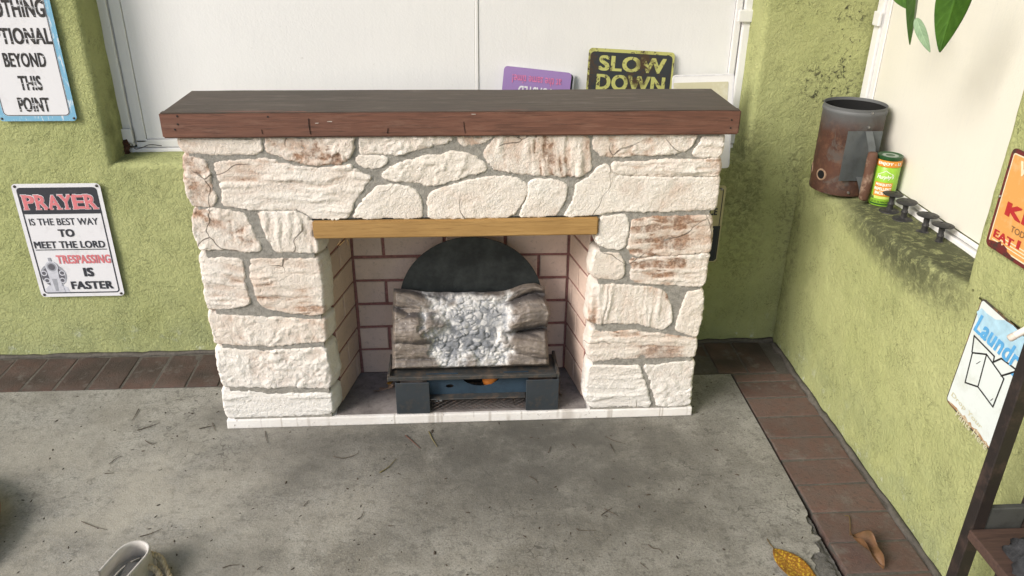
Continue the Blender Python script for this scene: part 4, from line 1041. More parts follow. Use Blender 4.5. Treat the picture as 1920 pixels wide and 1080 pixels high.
# gold and navy sign low on the wall behind the fireplace
P_GOLD = worn('sign_gold', (.47, .42, .235), (.36, .32, .18), .55, .72, 18); P_NVY = plain('sign_navy', (.020, .026, .042), .45)
s = Sign('metal_sign', (.660, YW-.0095, .3085), SX, SZ, .188, .2700, 'gold and navy sign on the wall, mostly hidden behind the right side of the fireplace', P_GOLD)
s.poly('navy_field', [(.004, .012), (.012, .004), (.176, .004), (.184, .012), (.184, .130), (.004, .130)], P_NVY, .0018); s.frame('border', .0075, .0028, P_INK, .010, .0023)
s.text('T', .150, .213, .163, .238, P_INK, .05); s.text('CE', .140, .168, .168, .193, P_INK, .06); s.text('S', .148, .098, .163, .124, P_GOLD, .05); s.text('A', .126, .058, .142, .080, P_GOLD, .04)
s.screw(.174, .257)

# signs on the side wall (they face -X); U runs towards the camera
NY = (0, -1, 0)
def wall_px(s, u, v):
    p = on(u, v, 0, XR-.0105)-s.P; return float(p@s.U), float(p@s.W)
P_OR = worn('sign_orange', (.68, .33, .095), (.72, .44, .22), .52, .72, 26); P_DRED = worn('sign_dark_red', (.14, .022, .022), (.05, .03, .025), .5, .6, 50); P_RED = worn('sign_red', (.42, .025, .028), (.30, .03, .03), .55, .7, 40)
P_CRM2 = plain('print_cream', (.74, .66, .46), .5); P_BRN = plain('print_brown', (.20, .12, .06), .5)
a = on(1848, 457, 0, XR-.0095)
s = Sign('metal_sign', (XR-.0095, a[1]-.0, a[2]), NY, SZ, .31, .206, 'orange sign with dark red rusty border at the right edge', P_DRED)
s.plate('orange_field', .0085, .0105, .3015, .1960, P_OR, .006, .0004, .0014); s.frame('cream_line', .0085, .0028, P_CRM2, .006, .0022)
for k in range(3): s.stroke('cream_line', [(.018, .030-.0065*k+.002), (.16, .030-.0065*k+.002)], .0022, P_CRM2, .0022)
def px_text(s, body, tl, bl, br, mat, bold=.04, shear=0.0, d=.0026, name='lettering'):
    x0, y1_ = wall_px(s, *tl); xa, y0_ = wall_px(s, *bl); x1, _ = wall_px(s, *br)
    s.text(body, (x0+xa)/2, y0_, x1, y1_, mat, bold, d, shear=shear, name=name)
px_text(s, 'KI', (1891, 377), (1885, 402), (1925, 424), P_RED, .05); px_text(s, 'TOD', (1898, 422), (1896, 434), (1921, 446), P_BRN, .01)
px_text(s, 'EAT', (1867, 428), (1863, 443), (1899, 465), P_RED, .045); px_text(s, 'I', (1909, 449), (1907, 466), (1911, 470), P_RED, .02); px_text(s, 'W', (1914, 300), (1912, 328), (1936, 342), P_CRM2, .03)
rbl = [(.045+.03*math.cos(a)*(.5+random.random()), .010+.010*math.sin(a)*(.5+random.random())) for a in np.linspace(0, 2*math.pi, 20, endpoint=False)]
s.poly('chipped_paint', [(max(.003, p), max(.003, q)) for p, q in rbl], P_DRED, .0028, .0001); s.screw(.0035, .105, M_SCREW, .003)
# laundry sign
P_ICE = worn('sign_ice_white', (.66, .72, .71), (.58, .62, .58), .5, .7, 14); P_AZ = plain('print_azure', (.10, .36, .66), .5); P_AZ2 = plain('print_pale_azure', (.38, .58, .70), .5)
P_EDGE = worn('rusty_rim', (.055, .048, .040), (.24, .13, .055), .5, .62, 30, .8); P_SAND = plain('print_sand', (.56, .54, .38), .5)
tl_, bl_, br_ = (on(u, v, 0, XR-.0095) for u, v in ((1843, 557), (1774, 750), (1856, 846)))
s = Sign('metal_sign', bl_, br_-bl_, tl_-bl_, .198, float(np.linalg.norm(tl_-bl_)), 'white laundry sign with pale blue heading and rusty edges on the side wall', P_EDGE)
HL = s.h
s.plate('white_field', .0035, .0048, .1945, HL-.0045, P_ICE, .007, .0004, .0014)
q = lambda u, v: wall_px(s, 1740+u/3.375, 540+v/3.375)
s.poly('swoosh', [q(*p) for p in ((312, 150), (345, 128), (375, 160), (430, 200), (490, 205), (540, 235), (605, 300), (640, 360), (640, 470), (560, 420), (470, 372), (400, 345), (345, 300), (330, 250))][::-1], P_AZ2, .0019, .0002)
x0, y0_ = q(300, 255); x1, y1_ = q(640, 400)
V, F = text_geo('Laundry', .035)
xa, za = q(322, 135); xb, zb = q(296, 242); xc, zc = q(640, 440)
s.text('Laundry', xb+.004, zb-.022, .178, za-.004, P_AZ, .035, .0026, shear=.18)
P_LINE = plain('print_black', (.014, .014, .015), .5)
Wt = .0036
s.stroke('print_box', [q(*p) for p in ((285, 410), (375, 420), (320, 625), (238, 598), (285, 410))], Wt, P_LINE)
s.stroke('print_box', [q(*p) for p in ((375, 420), (485, 575), (415, 752), (320, 625))], Wt, P_LINE, .0024)
s.stroke('print_lid', [q(*p) for p in ((283, 405), (297, 302), (425, 432), (418, 470))], Wt, P_LINE, .0026)
s.stroke('print_lid', [q(*p) for p in ((425, 466), (470, 446), (562, 515), (555, 530), (468, 556))], Wt, P_LINE, .0028)
s.stroke('print_shade', [q(*p) for p in ((400, 712), (415, 700))], .0016, P_LINE); s.stroke('print_shade', [q(*p) for p in ((310, 480), (335, 465))], .0014, P_LINE)
for body, tl, bl, br in (('Drop Your', (158, 640), (146, 672), (352, 845)), ('Pants Here', (190, 752), (176, 790), (385, 962))):
    t_, b_, r_ = q(*tl), q(*bl), q(*br); s.text(body, b_[0]+.004, b_[1]-.004, b_[0]+.120, t_[1]-.004, P_SAND, .015, .0026, shear=.2)
rbl = [(.02+.0075*k, .0055+(.002+.007*random.random())*(k < 23)) for k in range(24)]
s.poly('rust_edge', [(.006, .005)]+rbl+[(.192, .005)], worn('rust_edge', (.36, .21, .10), (.50, .42, .30), .45, .6, 60, .8), .0020, .0001)

# ------------------------------------------------------------------ things on the ledge
LT = LZ+.003
SCX, SCY, SCR, SCH = 1.1385, 2.240, .0870, .258
st_o = thing('chimney_starter', (SCX, SCY, LT), 'rusty charcoal chimney starter with wooden handle standing on the ledge', 'chimney starter')
def starter_mat():
    m = Mat('starter_rust', .62, .15); z = m.xyz()[2]
    c = m.mix(m.rng(m.noise(14, 5, .6), .35, .65), (.105, .046, .028), (.052, .030, .024))
    c = m.mix(m.op('MULTIPLY', m.rng(m.noise(11, 4, .6, dist=.8), .52, .58), .75), c, (.105, .092, .080))
    c = m.mix(m.op('MULTIPLY', m.rng(m.noise(45, 5, .7), .5, .68), .6), c, (.17, .085, .05))
    up = m.rng(m.op('ADD', z, m.op('MULTIPLY', m.noise(18, 4), .05)), LT+.205, LT+.262)
    c = m.mix(up, c, (.125, .130, .132)); m.col(c); m.bump(m.noise(90, 5), .0006); return m.m
M_ST = starter_mat()
lathe('body', [(SCR-.0015, .006), (SCR, .004), (SCR+.0012, .012), (SCR, .018), (SCR, .236), (SCR+.0022, .240), (SCR+.0022, .247), (SCR, .250), (SCR+.0008, SCH), (SCR-.0012, SCH), (SCR-.002, .25), (SCR-.002, .006), (SCR-.0015, .006)], (SCX, SCY, LT-.004), M_ST, st_o, 64)
lathe('shade_liner', [(SCR-.0026, SCH-.012), (SCR-.0032, SCH-.014), (SCR-.0032, .07), (SCR-.0026, .07)], (SCX, SCY, LT), M_DARKH, st_o, 48)  # black sleeve added so the inside looks shaded
lathe('grate', [(0, .070), (SCR-.004, .066), (SCR-.004, .060), (0, .060)], (SCX, SCY, LT), M_DARKH, st_o, 32)
cam_az = math.atan2(-SCY, -SCX)
def cyl(az, z_, r_): return np.array([SCX+r_*math.cos(az), SCY+r_*math.sin(az), LT+z_])
def curved(name, az0, az1, z0, z1, r_, th, mat, parent, n_=10, label=None):
    V, F = [], []
    for zz in (z0, z1):
        for rr in (r_, r_-th):
            for i in range(n_+1): V.append(cyl(az0+(az1-az0)*i/n_, zz, rr))
    k = n_+1
    for i in range(n_): F += [(i, i+1, 2*k+i+1, 2*k+i), (k+i+1, k+i, 3*k+i, 3*k+i+1), (i+1, i, k+i, k+i+1), (2*k+i, 2*k+i+1, 3*k+i+1, 3*k+i)]
    F += [(0, 2*k, 3*k, k), (n_, k+n_, 3*k+n_, 2*k+n_)]
    return mesh(name, V, F, mat, parent, label=label)
M_GALV = rust_patch('galvanised_shield', (.150, .165, .170), (.095, .10, .10), .5, .75, 26, .5, .5)
az = cam_az+math.radians(26)
# flat heat shield held off the body
n3 = np.array([math.cos(az), math.sin(az), 0]); t3 = np.array([-math.sin(az), math.cos(az), 0]); c3 = np.array([SCX, SCY, LT])
def flat(name, a0, a1, z0, z1, d0, d1, mat, parent, label=None):
    V = [c3+n3*d+t3*a+np.array([0, 0, z]) for d in (d0, d1) for a, z in ((a0, z0), (a1, z0), (a1, z1), (a0, z1))]
    F = [(0, 1, 2, 3), (7, 6, 5, 4), (0, 4, 5, 1), (1, 5, 6, 2), (2, 6, 7, 3), (3, 7, 4, 0)]
    o = mesh(name, V, F, mat, parent, label=label); bmx = bmesh.new(); bmx.from_mesh(o.data); bmesh.ops.recalc_face_normals(bmx, faces=bmx.faces); bmx.to_mesh(o.data); bmx.free(); return o
flat('heat_shield', -.050, .050, .050, .196, SCR+.003, SCR+.0045, M_GALV, st_o, 'grey galvanised heat shield behind the handle')
M_GRIP = rust_patch('worn_wood_grip', (.120, .058, .036), (.30, .21, .15), .5, .66, 22, .75)
def strap(pts, wid, name):
    V, F = [], []
    for i, (d, z) in enumerate(pts):
        for a, e in ((-wid, 0), (wid, 0), (wid, .0022), (-wid, .0022)): V.append(c3+n3*(d+e)+t3*(.008+a)+np.array([0, 0, z+e*.4]))
    for i in range(len(pts)-1):
        for k in range(4): F.append((i*4+k, i*4+(k+1) % 4, i*4+4+(k+1) % 4, i*4+4+k))
    F += [(3, 2, 1, 0), tuple(len(V)-4+k for k in range(4))]
    return mesh(name, V, F, M_GALV, st_o)
strap([(SCR+.006, .196), (SCR+.012, .190), (SCR+.040, .160), (SCR+.046, .148)], .010, 'handle_bracket')
strap([(SCR+.005, .062), (SCR+.016, .056), (SCR+.040, .034), (SCR+.044, .024)], .010, 'handle_bracket')
tube('handle', [tuple(c3+n3*(SCR+.055)+t3*.008+np.array([0, 0, z])) for z in (.010, .016, .05, .09, .13, .146, .150)], [.010, .0135, .014, .0135, .014, .013, .010], M_GRIP, st_o, 14, label='worn wooden grip')
for a, z in ((.008, .206), (.010, .246), (-.012, .012)):
    c = c3+n3*SCR+t3*a+np.array([0, 0, z]); lathe('rivet', [(0, .0045), (.003, .0036), (.0042, .001), (.0042, -.002)], tuple(c), M_SCREW, st_o, 12, axis=tuple(n3))
M_RING = plain('burnt_ring', (.30, .20, .13), .8, var=.35)
for da in (-40, -84, 88):
    a = cam_az+math.radians(da); n_ = np.array([math.cos(a), math.sin(a), 0])
    lathe('air_hole_rim', [(.012, .0012), (.0175, .0009), (.0185, -.004), (.012, -.004)], tuple(cyl(a, .052, SCR)), M_RING, st_o, 22, axis=tuple(n_))
    lathe('air_hole', [(0, .0016), (.0125, .0014), (.0125, -.004)], tuple(cyl(a, .052, SCR)), M_DARKH, st_o, 22, axis=tuple(n_))

CX, CY, CR_, CH = 1.196, 2.098, .0335, .143
can = thing('incense_can', (CX, CY, LT), 'lime green incense can with orange band beside the chimney starter', 'can')
K_GRN = plain('can_lime', (.27, .50, .045), .3, var=.06); K_DGR = plain('can_dark_green', (.018, .070, .022), .35); K_OR = plain('can_orange', (.66, .26, .035), .35); K_WH = plain('can_white', (.78, .80, .70), .4); K_YL = plain('can_pale_lime', (.55, .68, .16), .35); K_BK = plain('can_ink', (.03, .07, .02), .4)
lathe('body', [(0, .001), (CR_-.002, 0), (CR_, .003), (CR_, .112), (CR_-.0012, .1135)], (CX, CY, LT), K_GRN, can, 48)
lathe('band', [(CR_-.0008, .1140), (CR_+.0006, .1148), (CR_+.0006, .1318), (CR_-.0008, .1325)], (CX, CY, LT), K_OR, can, 48, label='orange band under the lid')
lid = lathe('lid', [(CR_+.0002, .1330), (CR_+.0008, .1340), (CR_+.0006, .1420), (CR_-.0012, CH), (CR_-.004, CH-.0008), (CR_-.006, CH-.0022), (0, CH-.0022)], (CX, CY, LT), K_DGR, can, 48, label='dark green lid')
lathe('lid_print', [(.012, CH-.0018), (.0205, CH-.0018), (.0215, CH-.0019)], (CX, CY, LT), plain('lid_print', (.30, .36, .30), .4), lid, 32)
azc = math.atan2(-CY, -CX)-math.radians(2)
def cpt(sx, z_, lift=.0005): a = azc+sx/CR_; return (CX+(CR_+lift)*math.cos(a), CY+(CR_+lift)*math.sin(a), LT+z_)
def can_text(body, s0, s1, z0, z1, mat, bold=.03, slope=0.0, shear=0.0, lift=.0007):
    V, F = text_geo(body, bold); mesh('lettering', [cpt(s0+(s1-s0)*x_+shear*(y_-.5)*(z1-z0), z0+(z1-z0)*y_+slope*(x_-.5), lift+e_) for x_, y_, e_ in V], F, mat, can)
def can_patch(name, s0, s1, z0, z1, mat, lift=.0004):
    V = [cpt(s0+(s1-s0)*i/10, z, lift) for z in (z0, z1) for i in range(11)]; mesh(name, V, [(i, i+1, 12+i, 11+i) for i in range(10)], mat, can)
can_patch('label_panel', -.024, .024, .030, .070, K_OR); can_patch('label_panel', -.030, .030, .022, .0295, K_YL); can_patch('label_panel', -.030, .030, .004, .0085, K_DGR)
can_text('ENJOY - LI', -.026, .036, .1182, .1285, K_WH, .05, lift=.0012)
can_text("Murphy's", -.021, .023, .0775, .0925, K_WH, .03, .003, .25)
V = [cpt(s_, z_, .0007) for s_, z_ in ((-.022, .090), (-.008, .098), (0, .1035), (.008, .0985), (.022, .092), (.022, .0935), (.008, .1000), (0, .1052), (-.008, .0995), (-.022, .0915))]
mesh('mountain_line', V, [(0, 1, 8, 9), (1, 2, 7, 8), (2, 3, 6, 7), (3, 4, 5, 6)], K_WH, can)
can_text('MOSQUITO', -.021, .021, .0590, .0675, K_WH, .05); can_text('REPELLENT', -.0225, .0225, .0470, .0555, K_WH, .05); can_text('INCENSE', -.019, .019, .0350, .0435, K_WH, .05)
can_text('36', -.030, -.019, .0205, .0295, K_BK, .04, lift=.0009); can_text('UP TO 24 MINUTES', -.026, .024, .0105, .0155, K_BK, .02)

M_SPOOL = rust_patch('spool_iron', (.030, .030, .031), (.070, .066, .060), .5, .66, 60, .6, .1)
sp_g = 'small black spool stands on the ledge'
SP = [(1.187, 2.026, 'spool stand nearest the green can on the ledge', .03), (1.193, 1.962, 'second spool stand from the green can on the ledge', -.05),
      (1.197, 1.862, 'third spool stand from the green can on the ledge', .02), (1.198, 1.792, 'spool stand farthest from the green can on the ledge', .05)]
def spool(x_, y_, lab, tilt):
    t = thing('spool_stand', (x_, y_, LT), 'black iron '+lab, 'stand', sp_g)
    lathe('foot_disc', [(0, 0), (.026, 0), (.028, .0015), (.026, .0040), (.012, .006), (.0085, .009)], (x_, y_, LT), M_SPOOL, t, 28)
    lathe('stem', [(.0085, .009), (.0075, .020), (.0095, .024), (.0068, .030), (.0078, .044)], (x_, y_, LT), M_SPOOL, t, 18)
    ax = Vector((tilt, tilt*.6, 1)).normalized()
    o = lathe('top_disc', [(.008, 0), (.012, .003), (.0255, .006), (.0275, .008), (.0255, .0095), (.006, .0098), (0, .0112)], (x_, y_, LT+.044), M_SPOOL, t, 28, axis=tuple(ax))
    for k in range(3):
        a = k*2.1+x_*50; d = Vector((.016*math.cos(a), .016*math.sin(a), .0098)); lathe('stud', [(0, .0018), (.003, .0008), (.003, -.001)], tuple(Vector((x_, y_, LT+.044))+d), M_SPOOL, o, 8)
for q_ in SP: spool(*q_)
p = on(1816, 489, 2, LT); so = thing('red_capped_bottle', (1.155, 1.565, LT), 'tiny dark bottle with a red cap at the near end of the ledge', 'bottle')
lathe('body', [(0, 0), (.010, 0), (.0105, .002), (.0105, .020), (.006, .024)], (1.155, 1.565, LT), M_BLACK, so, 18); lathe('cap', [(.0065, .0245), (.0070, .025), (.0070, .034), (0, .035)], (1.155, 1.565, LT), plain('red_cap', (.45, .03, .03), .4), so, 16)

# ------------------------------------------------------------------ leaves
def leaf_mat(name, a, b, spot=None, rough=.4):
    m = Mat(name, rough, spec=.45); c = m.mix(m.rng(m.noise(30, 4, v=m.obj()), .35, .65), a, b)
    if spot: c = m.mix(m.rng(m.noise(140, 5, .75, v=m.obj()), *spot[1:]), c, spot[0])
    c = m.mix(m.op('MULTIPLY', m.attr('vein'), .35), c, tuple(min(1, x*2.2+.02) for x in b))
    m.col(c); m.bump(m.noise(120, 3, v=m.obj()), .0008); return m.m
L_GRN = leaf_mat('leaf_green', (.030, .085, .010), (.052, .130, .014)); L_PALE = leaf_mat('leaf_underside', (.17, .26, .15), (.22, .32, .19), rough=.6)
L_YEL = leaf_mat('leaf_golden', (.26, .115, .012), (.17, .065, .010), ((.58, .40, .035), .50, .62)); L_BRN = leaf_mat('leaf_brown', (.17, .085, .040), (.095, .050, .018), rough=.6)
L_DRY = leaf_mat('leaf_dry', (.22, .15, .11), (.12, .075, .05), rough=.7); L_STEM = plain('leaf_stem', (.12, .08, .03), .6)
def leaf(name, base, tip, side, width, mat, parent=None, fold=.15, curl=.0, wav=.0, roll=0.0, n_=44, mm=10, wpow=1.0, asym=0.0, VE=None):
    base, tip, side = (np.array(q_, float) for q_ in (base, tip, side)); ax = tip-base; L = np.linalg.norm(ax); ax /= L
    side = side-ax*(side@ax); side /= np.linalg.norm(side); nn = np.cross(side, ax); V, F, VN = [], [], []
    for lay in (0, 1):
        for i in range(n_+1):
            t = i/n_; wd = width/2*(max(0.0, math.sin(math.pi*min(1, t*.985+.008)**(.80*wpow)))**.85)+.0004
            for j in range(-mm, mm+1):
                sx = j/mm; a = sx*wd; up = fold*abs(a)+curl*L*(4*(t-.5)**2-1)*.25*-1+wav*width*math.sin(t*11+2*sx)*abs(sx)
                fr_ = (t*8-abs(sx)*1.6) % 1.0; VN.append(1.0 if j == 0 else max(0.0, 1-abs(fr_-.5)*9)*.7*(abs(sx) < .9)); up -= .0009*VN[-1]
                off_s = a*math.cos(roll*abs(sx)); up2 = up+abs(a)*math.sin(roll*abs(sx))
                V.append(base+ax*(L*t)+side*(off_s+asym*L*math.sin(math.pi*t))+nn*(up2-.00035*lay))
    k = 2*mm+1; N_ = (n_+1)*k
    for i in range(n_):
        for j in range(k-1):
            a = i*k+j; F.append((a, a+1, a+k+1, a+k)); F.append((N_+a+k, N_+a+k+1, N_+a+1, N_+a))
    rimi = [j for j in range(k)]+[i*k+k-1 for i in range(1, n_+1)]+[n_*k+j for j in range(k-2, -1, -1)]+[i*k for i in range(n_-1, 0, -1)]
    for q_ in range(len(rimi)): a, b = rimi[q_], rimi[(q_+1) % len(rimi)]; F.append((b, a, N_+a, N_+b))
    return mesh(name, V, F, mat, parent, True, attrs={'vein': VN})
def ray_pt(u, v, X): return on(u, v, 0, X)
br = thing('leafy_branch', tuple(ray_pt(1800, -130, 1.02)), 'green leaves hanging into the top right corner', 'branch')
rt, dn = CR, CD
l2 = leaf('leaf', ray_pt(1818, -95, 1.02), ray_pt(1762, 98, 1.03), CR*.95-CF*.3, .069, L_GRN, br, fold=.12, curl=.10, asym=.0)
l1 = leaf('leaf', ray_pt(1722, -85, 1.00), ray_pt(1706, 84, 1.00), CR*.8+CF*.6, .052, L_GRN, br, fold=.30, curl=-.06)
leaf('leaf_underside', ray_pt(1718, 34, .998), ray_pt(1744, 98, .99), CR*.75-CF*.5, .021, L_PALE, br, fold=.25, curl=.25, wpow=.7)
leaf('leaf', ray_pt(1668, -40, 1.03), ray_pt(1706, 18, 1.03), CR*.4-CD*.6, .034, L_GRN, br, fold=.2, curl=.1)
tube('stem', [tuple(ray_pt(u, v, X)) for u, v, X in ((1818, -95, 1.02), (1822, -130, 1.02), (1790, -160, 1.01), (1740, -130, 1.0), (1722, -85, 1.0))], .0022, L_STEM, br, 8)
tube('stem', [tuple(ray_pt(u, v, X)) for u, v, X in ((1740, -130, 1.0), (1690, -90, 1.02), (1668, -40, 1.03))], .0018, L_STEM, br, 8)
tube('stem', [tuple(ray_pt(1790, -160, 1.01)), tuple(ray_pt(1830, -230, 1.03)), tuple(ray_pt(1900, -380, 1.08))], .003, L_STEM, br, 8)

def floor_leaf(name, base, tip, width, mat, label, stem, fold=.25, curl=.2, wav=.08, roll=.0, lift=.004, **kw):
    b = on(*base, 2, lift); t = on(*tip, 2, lift); r_ = thing(name, (float((b[0]+t[0])/2), float((b[1]+t[1])/2), 0.0), label, 'leaf')
    d = t-b; side = np.array([d[1], -d[0], 0]); leaf('blade', b, t, side, width, mat, r_, fold=fold, curl=curl, wav=wav, roll=roll, **kw)
    S_ = [on(u, v, 2, .003) for u, v in stem]; tube('stem', spline([tuple(q_) for q_ in S_], 4), .0012, L_STEM, r_, 6); return r_
floor_leaf('fallen_leaf', (1452, 1028), (1552, 1130), .066, L_YEL, 'golden brown spotted leaf lying flat on the concrete at the bottom right', [(1438, 1010), (1444, 1020), (1453, 1030)], fold=.10, curl=.05, wav=.03)
floor_leaf('fallen_leaf', (1594, 1001), (1657, 1066), .050, L_BRN, 'curled brown leaf with a long stem on the brick border', [(1584, 967), (1592, 968), (1594, 985), (1594, 1003)], fold=.35, curl=.28, wav=.16, roll=.7, lift=.008)
def hearth_leaf(u, v, ln, wd, ang, mat, label):
    p = on(u, v, 2, HZ+.008); r_ = thing('dry_leaf', (p[0], p[1], HZ), label, 'leaf'); d = np.array([math.cos(ang), math.sin(ang), .12])*ln/2
    leaf('blade', p-d, p+d, (-math.sin(ang), math.cos(ang), .5), wd, mat, r_, fold=.4, curl=.6, wav=.25, roll=.8); tube('stem', [tuple(p-d), tuple(p-d*1.4+np.array([0, 0, .004]))], .0009, L_STEM, r_, 5)
hearth_leaf(722, 727, .055, .050, .4, L_DRY, 'dry grey brown leaf on the hearth left of the heater')
hearth_leaf(736, 712, .050, .034, 1.3, L_YEL, 'golden dry leaf against the left side of the heater')
hearth_leaf(1051, 728, .060, .034, 1.5, L_DRY, 'dry brown leaf on the hearth right of the heater')

# ------------------------------------------------------------------ white leather shoe heel with rope, bottom edge
sh = thing('leather_shoe', (-.775, 1.385, 0), 'white stitched leather shoe with beige rope at the bottom edge', 'shoe')
def leather():
    m = Mat('white_leather', .6, spec=.35); n_ = m.noise(30, 5, .6, v=m.obj())
    m.col(m.mix(m.rng(n_, .35, .7), (.54, .515, .49), (.42, .395, .36))); m.bump(m.noise(140, 4, v=m.obj()), .0012); return m.m
M_LEA = leather(); M_LIN = plain('shoe_lining', (.36, .34, .31), .8)
SH0 = np.array([-.762, 1.398, 0.0]); FW = np.array([-.28, -.96, 0]); FW /= np.linalg.norm(FW); SD = np.array([FW[1], -FW[0], 0])*-1
def shoe_ring(hh, rx, ry, leanx):
    R_ = []
    for k in range(41):
        th_ = math.radians(-100+200*k/40); lx = rx*math.sin(th_)/math.sin(math.radians(100)) if abs(th_) > 1.57 else rx*math.sin(th_)
        ly = ry*math.cos(th_) if abs(th_) < 1.57 else -(abs(th_)-1.57)*.36
        R_.append(SH0+SD*(lx+leanx)-FW*ly+np.array([0, 0, hh]))
    return R_
rings = [(.002, .043, .058, -.006), (.012, .044, .058, -.006), (.028, .042, .054, -.004), (.046, .039, .046, -.002), (.060, .037, .042, .002), (.068, .0375, .042, .003), (.072, .036, .040, .003), (.071, .0325, .036, .003), (.064, .031, .034, .002), (.040, .033, .040, -.002), (.012, .040, .050, -.01)]
V, F = [], []
for r_ in rings: V += shoe_ring(*r_)
for i in range(len(rings)-1):
    for k in range(40): a = i*41+k; F.append((a, a+1, a+42, a+41))
mesh('heel_cup', V, F, M_LEA, sh, True, label='white leather heel with rolled collar')
lp = []
for k in range(12):
    a = shoe_ring(.010+.0050*k, .0448-.0006*k, .0595-.0015*k, -.006+.0007*k)[13]
    lp.append(a)
for a in lp:
    lathe('stitch', [(0, .0008), (.0011, .0004), (.0011, -.0012)], tuple(a+np.array([0, .0004, .0])), M_DSCREW, sh, 6, axis=(-.5, .7, .4))
box('insole', (SH0[0]-.030, SH0[1]-.09, .010), (SH0[0]+.028, SH0[1]+.03, .016), M_LIN, sh, .004, 2)
M_ROPE = plain('beige_rope', (.40, .33, .22), .85, var=.25, scale=120)
def rope(path, r_, name, parent):
    P = spline(path, 10); V, F = [], []
    for st_ in range(3):
        pts_ = []
        for i, p_ in enumerate(P):
            t = Vector(P[min(i+1, len(P)-1)]-P[max(i-1, 0)]).normalized(); x_ = t.cross(Vector((.2, .1, 1))).normalized(); y_ = t.cross(x_); a = i*.55+st_*2.094
            pts_.append(Vector(p_)+(x_*math.cos(a)+y_*math.sin(a))*r_*.55)
        a, b = tube_geo(pts_, r_*.62, 7); s_ = len(V); V += a; F += [tuple(i+s_ for i in f_) for f_ in b]
    return mesh(name, V, F, M_ROPE, parent, True)
rope([on(283, 1038, 2, .040), on(300, 1045, 2, .034), on(308, 1060, 2, .022), on(318, 1082, 2, .012), on(330, 1105, 2, .008)], .0062, 'rope', sh)
rope([on(258, 1066, 2, .034), on(275, 1062, 2, .036), on(292, 1068, 2, .03), on(300, 1082, 2, .02), on(306, 1100, 2, .01)], .0062, 'rope', sh)

# terracotta planter bowl at the left edge
pc = (-1.374, 1.500, 0); pt = thing('terracotta_planter', pc, 'pinkish terracotta planter at the left edge of the photo', 'planter')
M_TER = plain('terracotta', (.23, .15, .125), .85, var=.2, scale=20, bump=.002)
lathe('bowl', [(0, .003), (.190, 0), (.196, .004), (.222, .026), (.228, .030), (.240, .032), (.243, .035), (.243, .050), (.238, .053), (.222, .052), (.215, .035), (.18, .02), (0, .02)], pc, M_TER, pt, 64)
lathe('soil', [(0, .034), (.2145, .032), (.20, .025), (0, .025)], pc, mortar('pot_soil', (.06, .045, .035), (.04, .03, .025), .01), pt, 40)

# ------------------------------------------------------------------ shelf rack at the lower right
rk = thing('shelf_rack', (1.015, .85, 0), 'dark metal shelf rack with a brown plank at the lower right corner', 'rack')
for x_, y_ in ((.950, 1.100), (.950, .520), (1.052, 1.100), (1.052, .520)):
    box('post', (x_, y_, .0), (x_+.026, y_+.026, .96), M_POSTB, rk, .0015)
box('shelf_plank', (.944, .500, .316), (1.082, 1.0985, .337), M_PLANK, rk, .0025, 2)
box('back_rail', (.977, 1.104, .300), (1.0515, 1.118, .380), rust_patch('grey_rail', (.060, .062, .060), (.03, .03, .03), .5, .7, 20, .7), rk, .002)
box('shelf_plank', (.944, .500, .72-.02), (1.082, .9, .72), M_PLANK, rk, .0025, 2) if False else None
for z_ in (.10, .88): box('cross_rail', (.957, .5465, z_), (.969, 1.0995, z_+.02), M_POSTB, rk)
M_CLOTH = plain('dark_cloth', (.030, .031, .034), .95, var=.4, bump=.003)
p = on(1908, 1058, 2, .345); cl = thing('dark_bundle', (1.012, p[1]-.02, .337), 'dark crumpled bundle lying on the brown shelf plank', 'cloth')
V, F = [], []; n1_, n2_ = 36, 16
for j in range(n2_+1):
    ph = math.pi/2*j/n2_
    for i in range(n1_):
        th_ = 2*math.pi*i/n1_; k_ = 1+.55*(float(fbm(math.cos(th_)*3+5, math.sin(th_)*3+5, ph*2, 71))-.5)+.20*math.sin(th_*9+ph*3)
        V.append((1.016+.052*math.cos(ph)*math.cos(th_)*k_, p[1]-.03+.075*math.cos(ph)*math.sin(th_)*k_, .338+.042*math.sin(ph)*k_))
for j in range(n2_):
    for i in range(n1_): a = j*n1_+i; b = j*n1_+(i+1) % n1_; F.append((a, b, b+n1_, a+n1_))
mesh('folds', V, F, M_CLOTH, cl, True)
a, b = on(1894, 634, 0, .945), on(1962, 598, 0, .990)
d = b-a; wr = thing('white_rod', tuple(a), 'white rod end poking in at the right edge above the rack post', 'rod')
tube('shaft', [tuple(a), tuple(a+d*.5), tuple(a+d*2.2)], .0062, plain('rod_white', (.74, .68, .62), .45), wr, 12); lathe('end_cap', [(0, .004), (.005, .003), (.0066, 0), (.0066, -.008)], tuple(a), plain('rod_cap', (.55, .48, .42), .5), wr, 12, axis=tuple(-d))

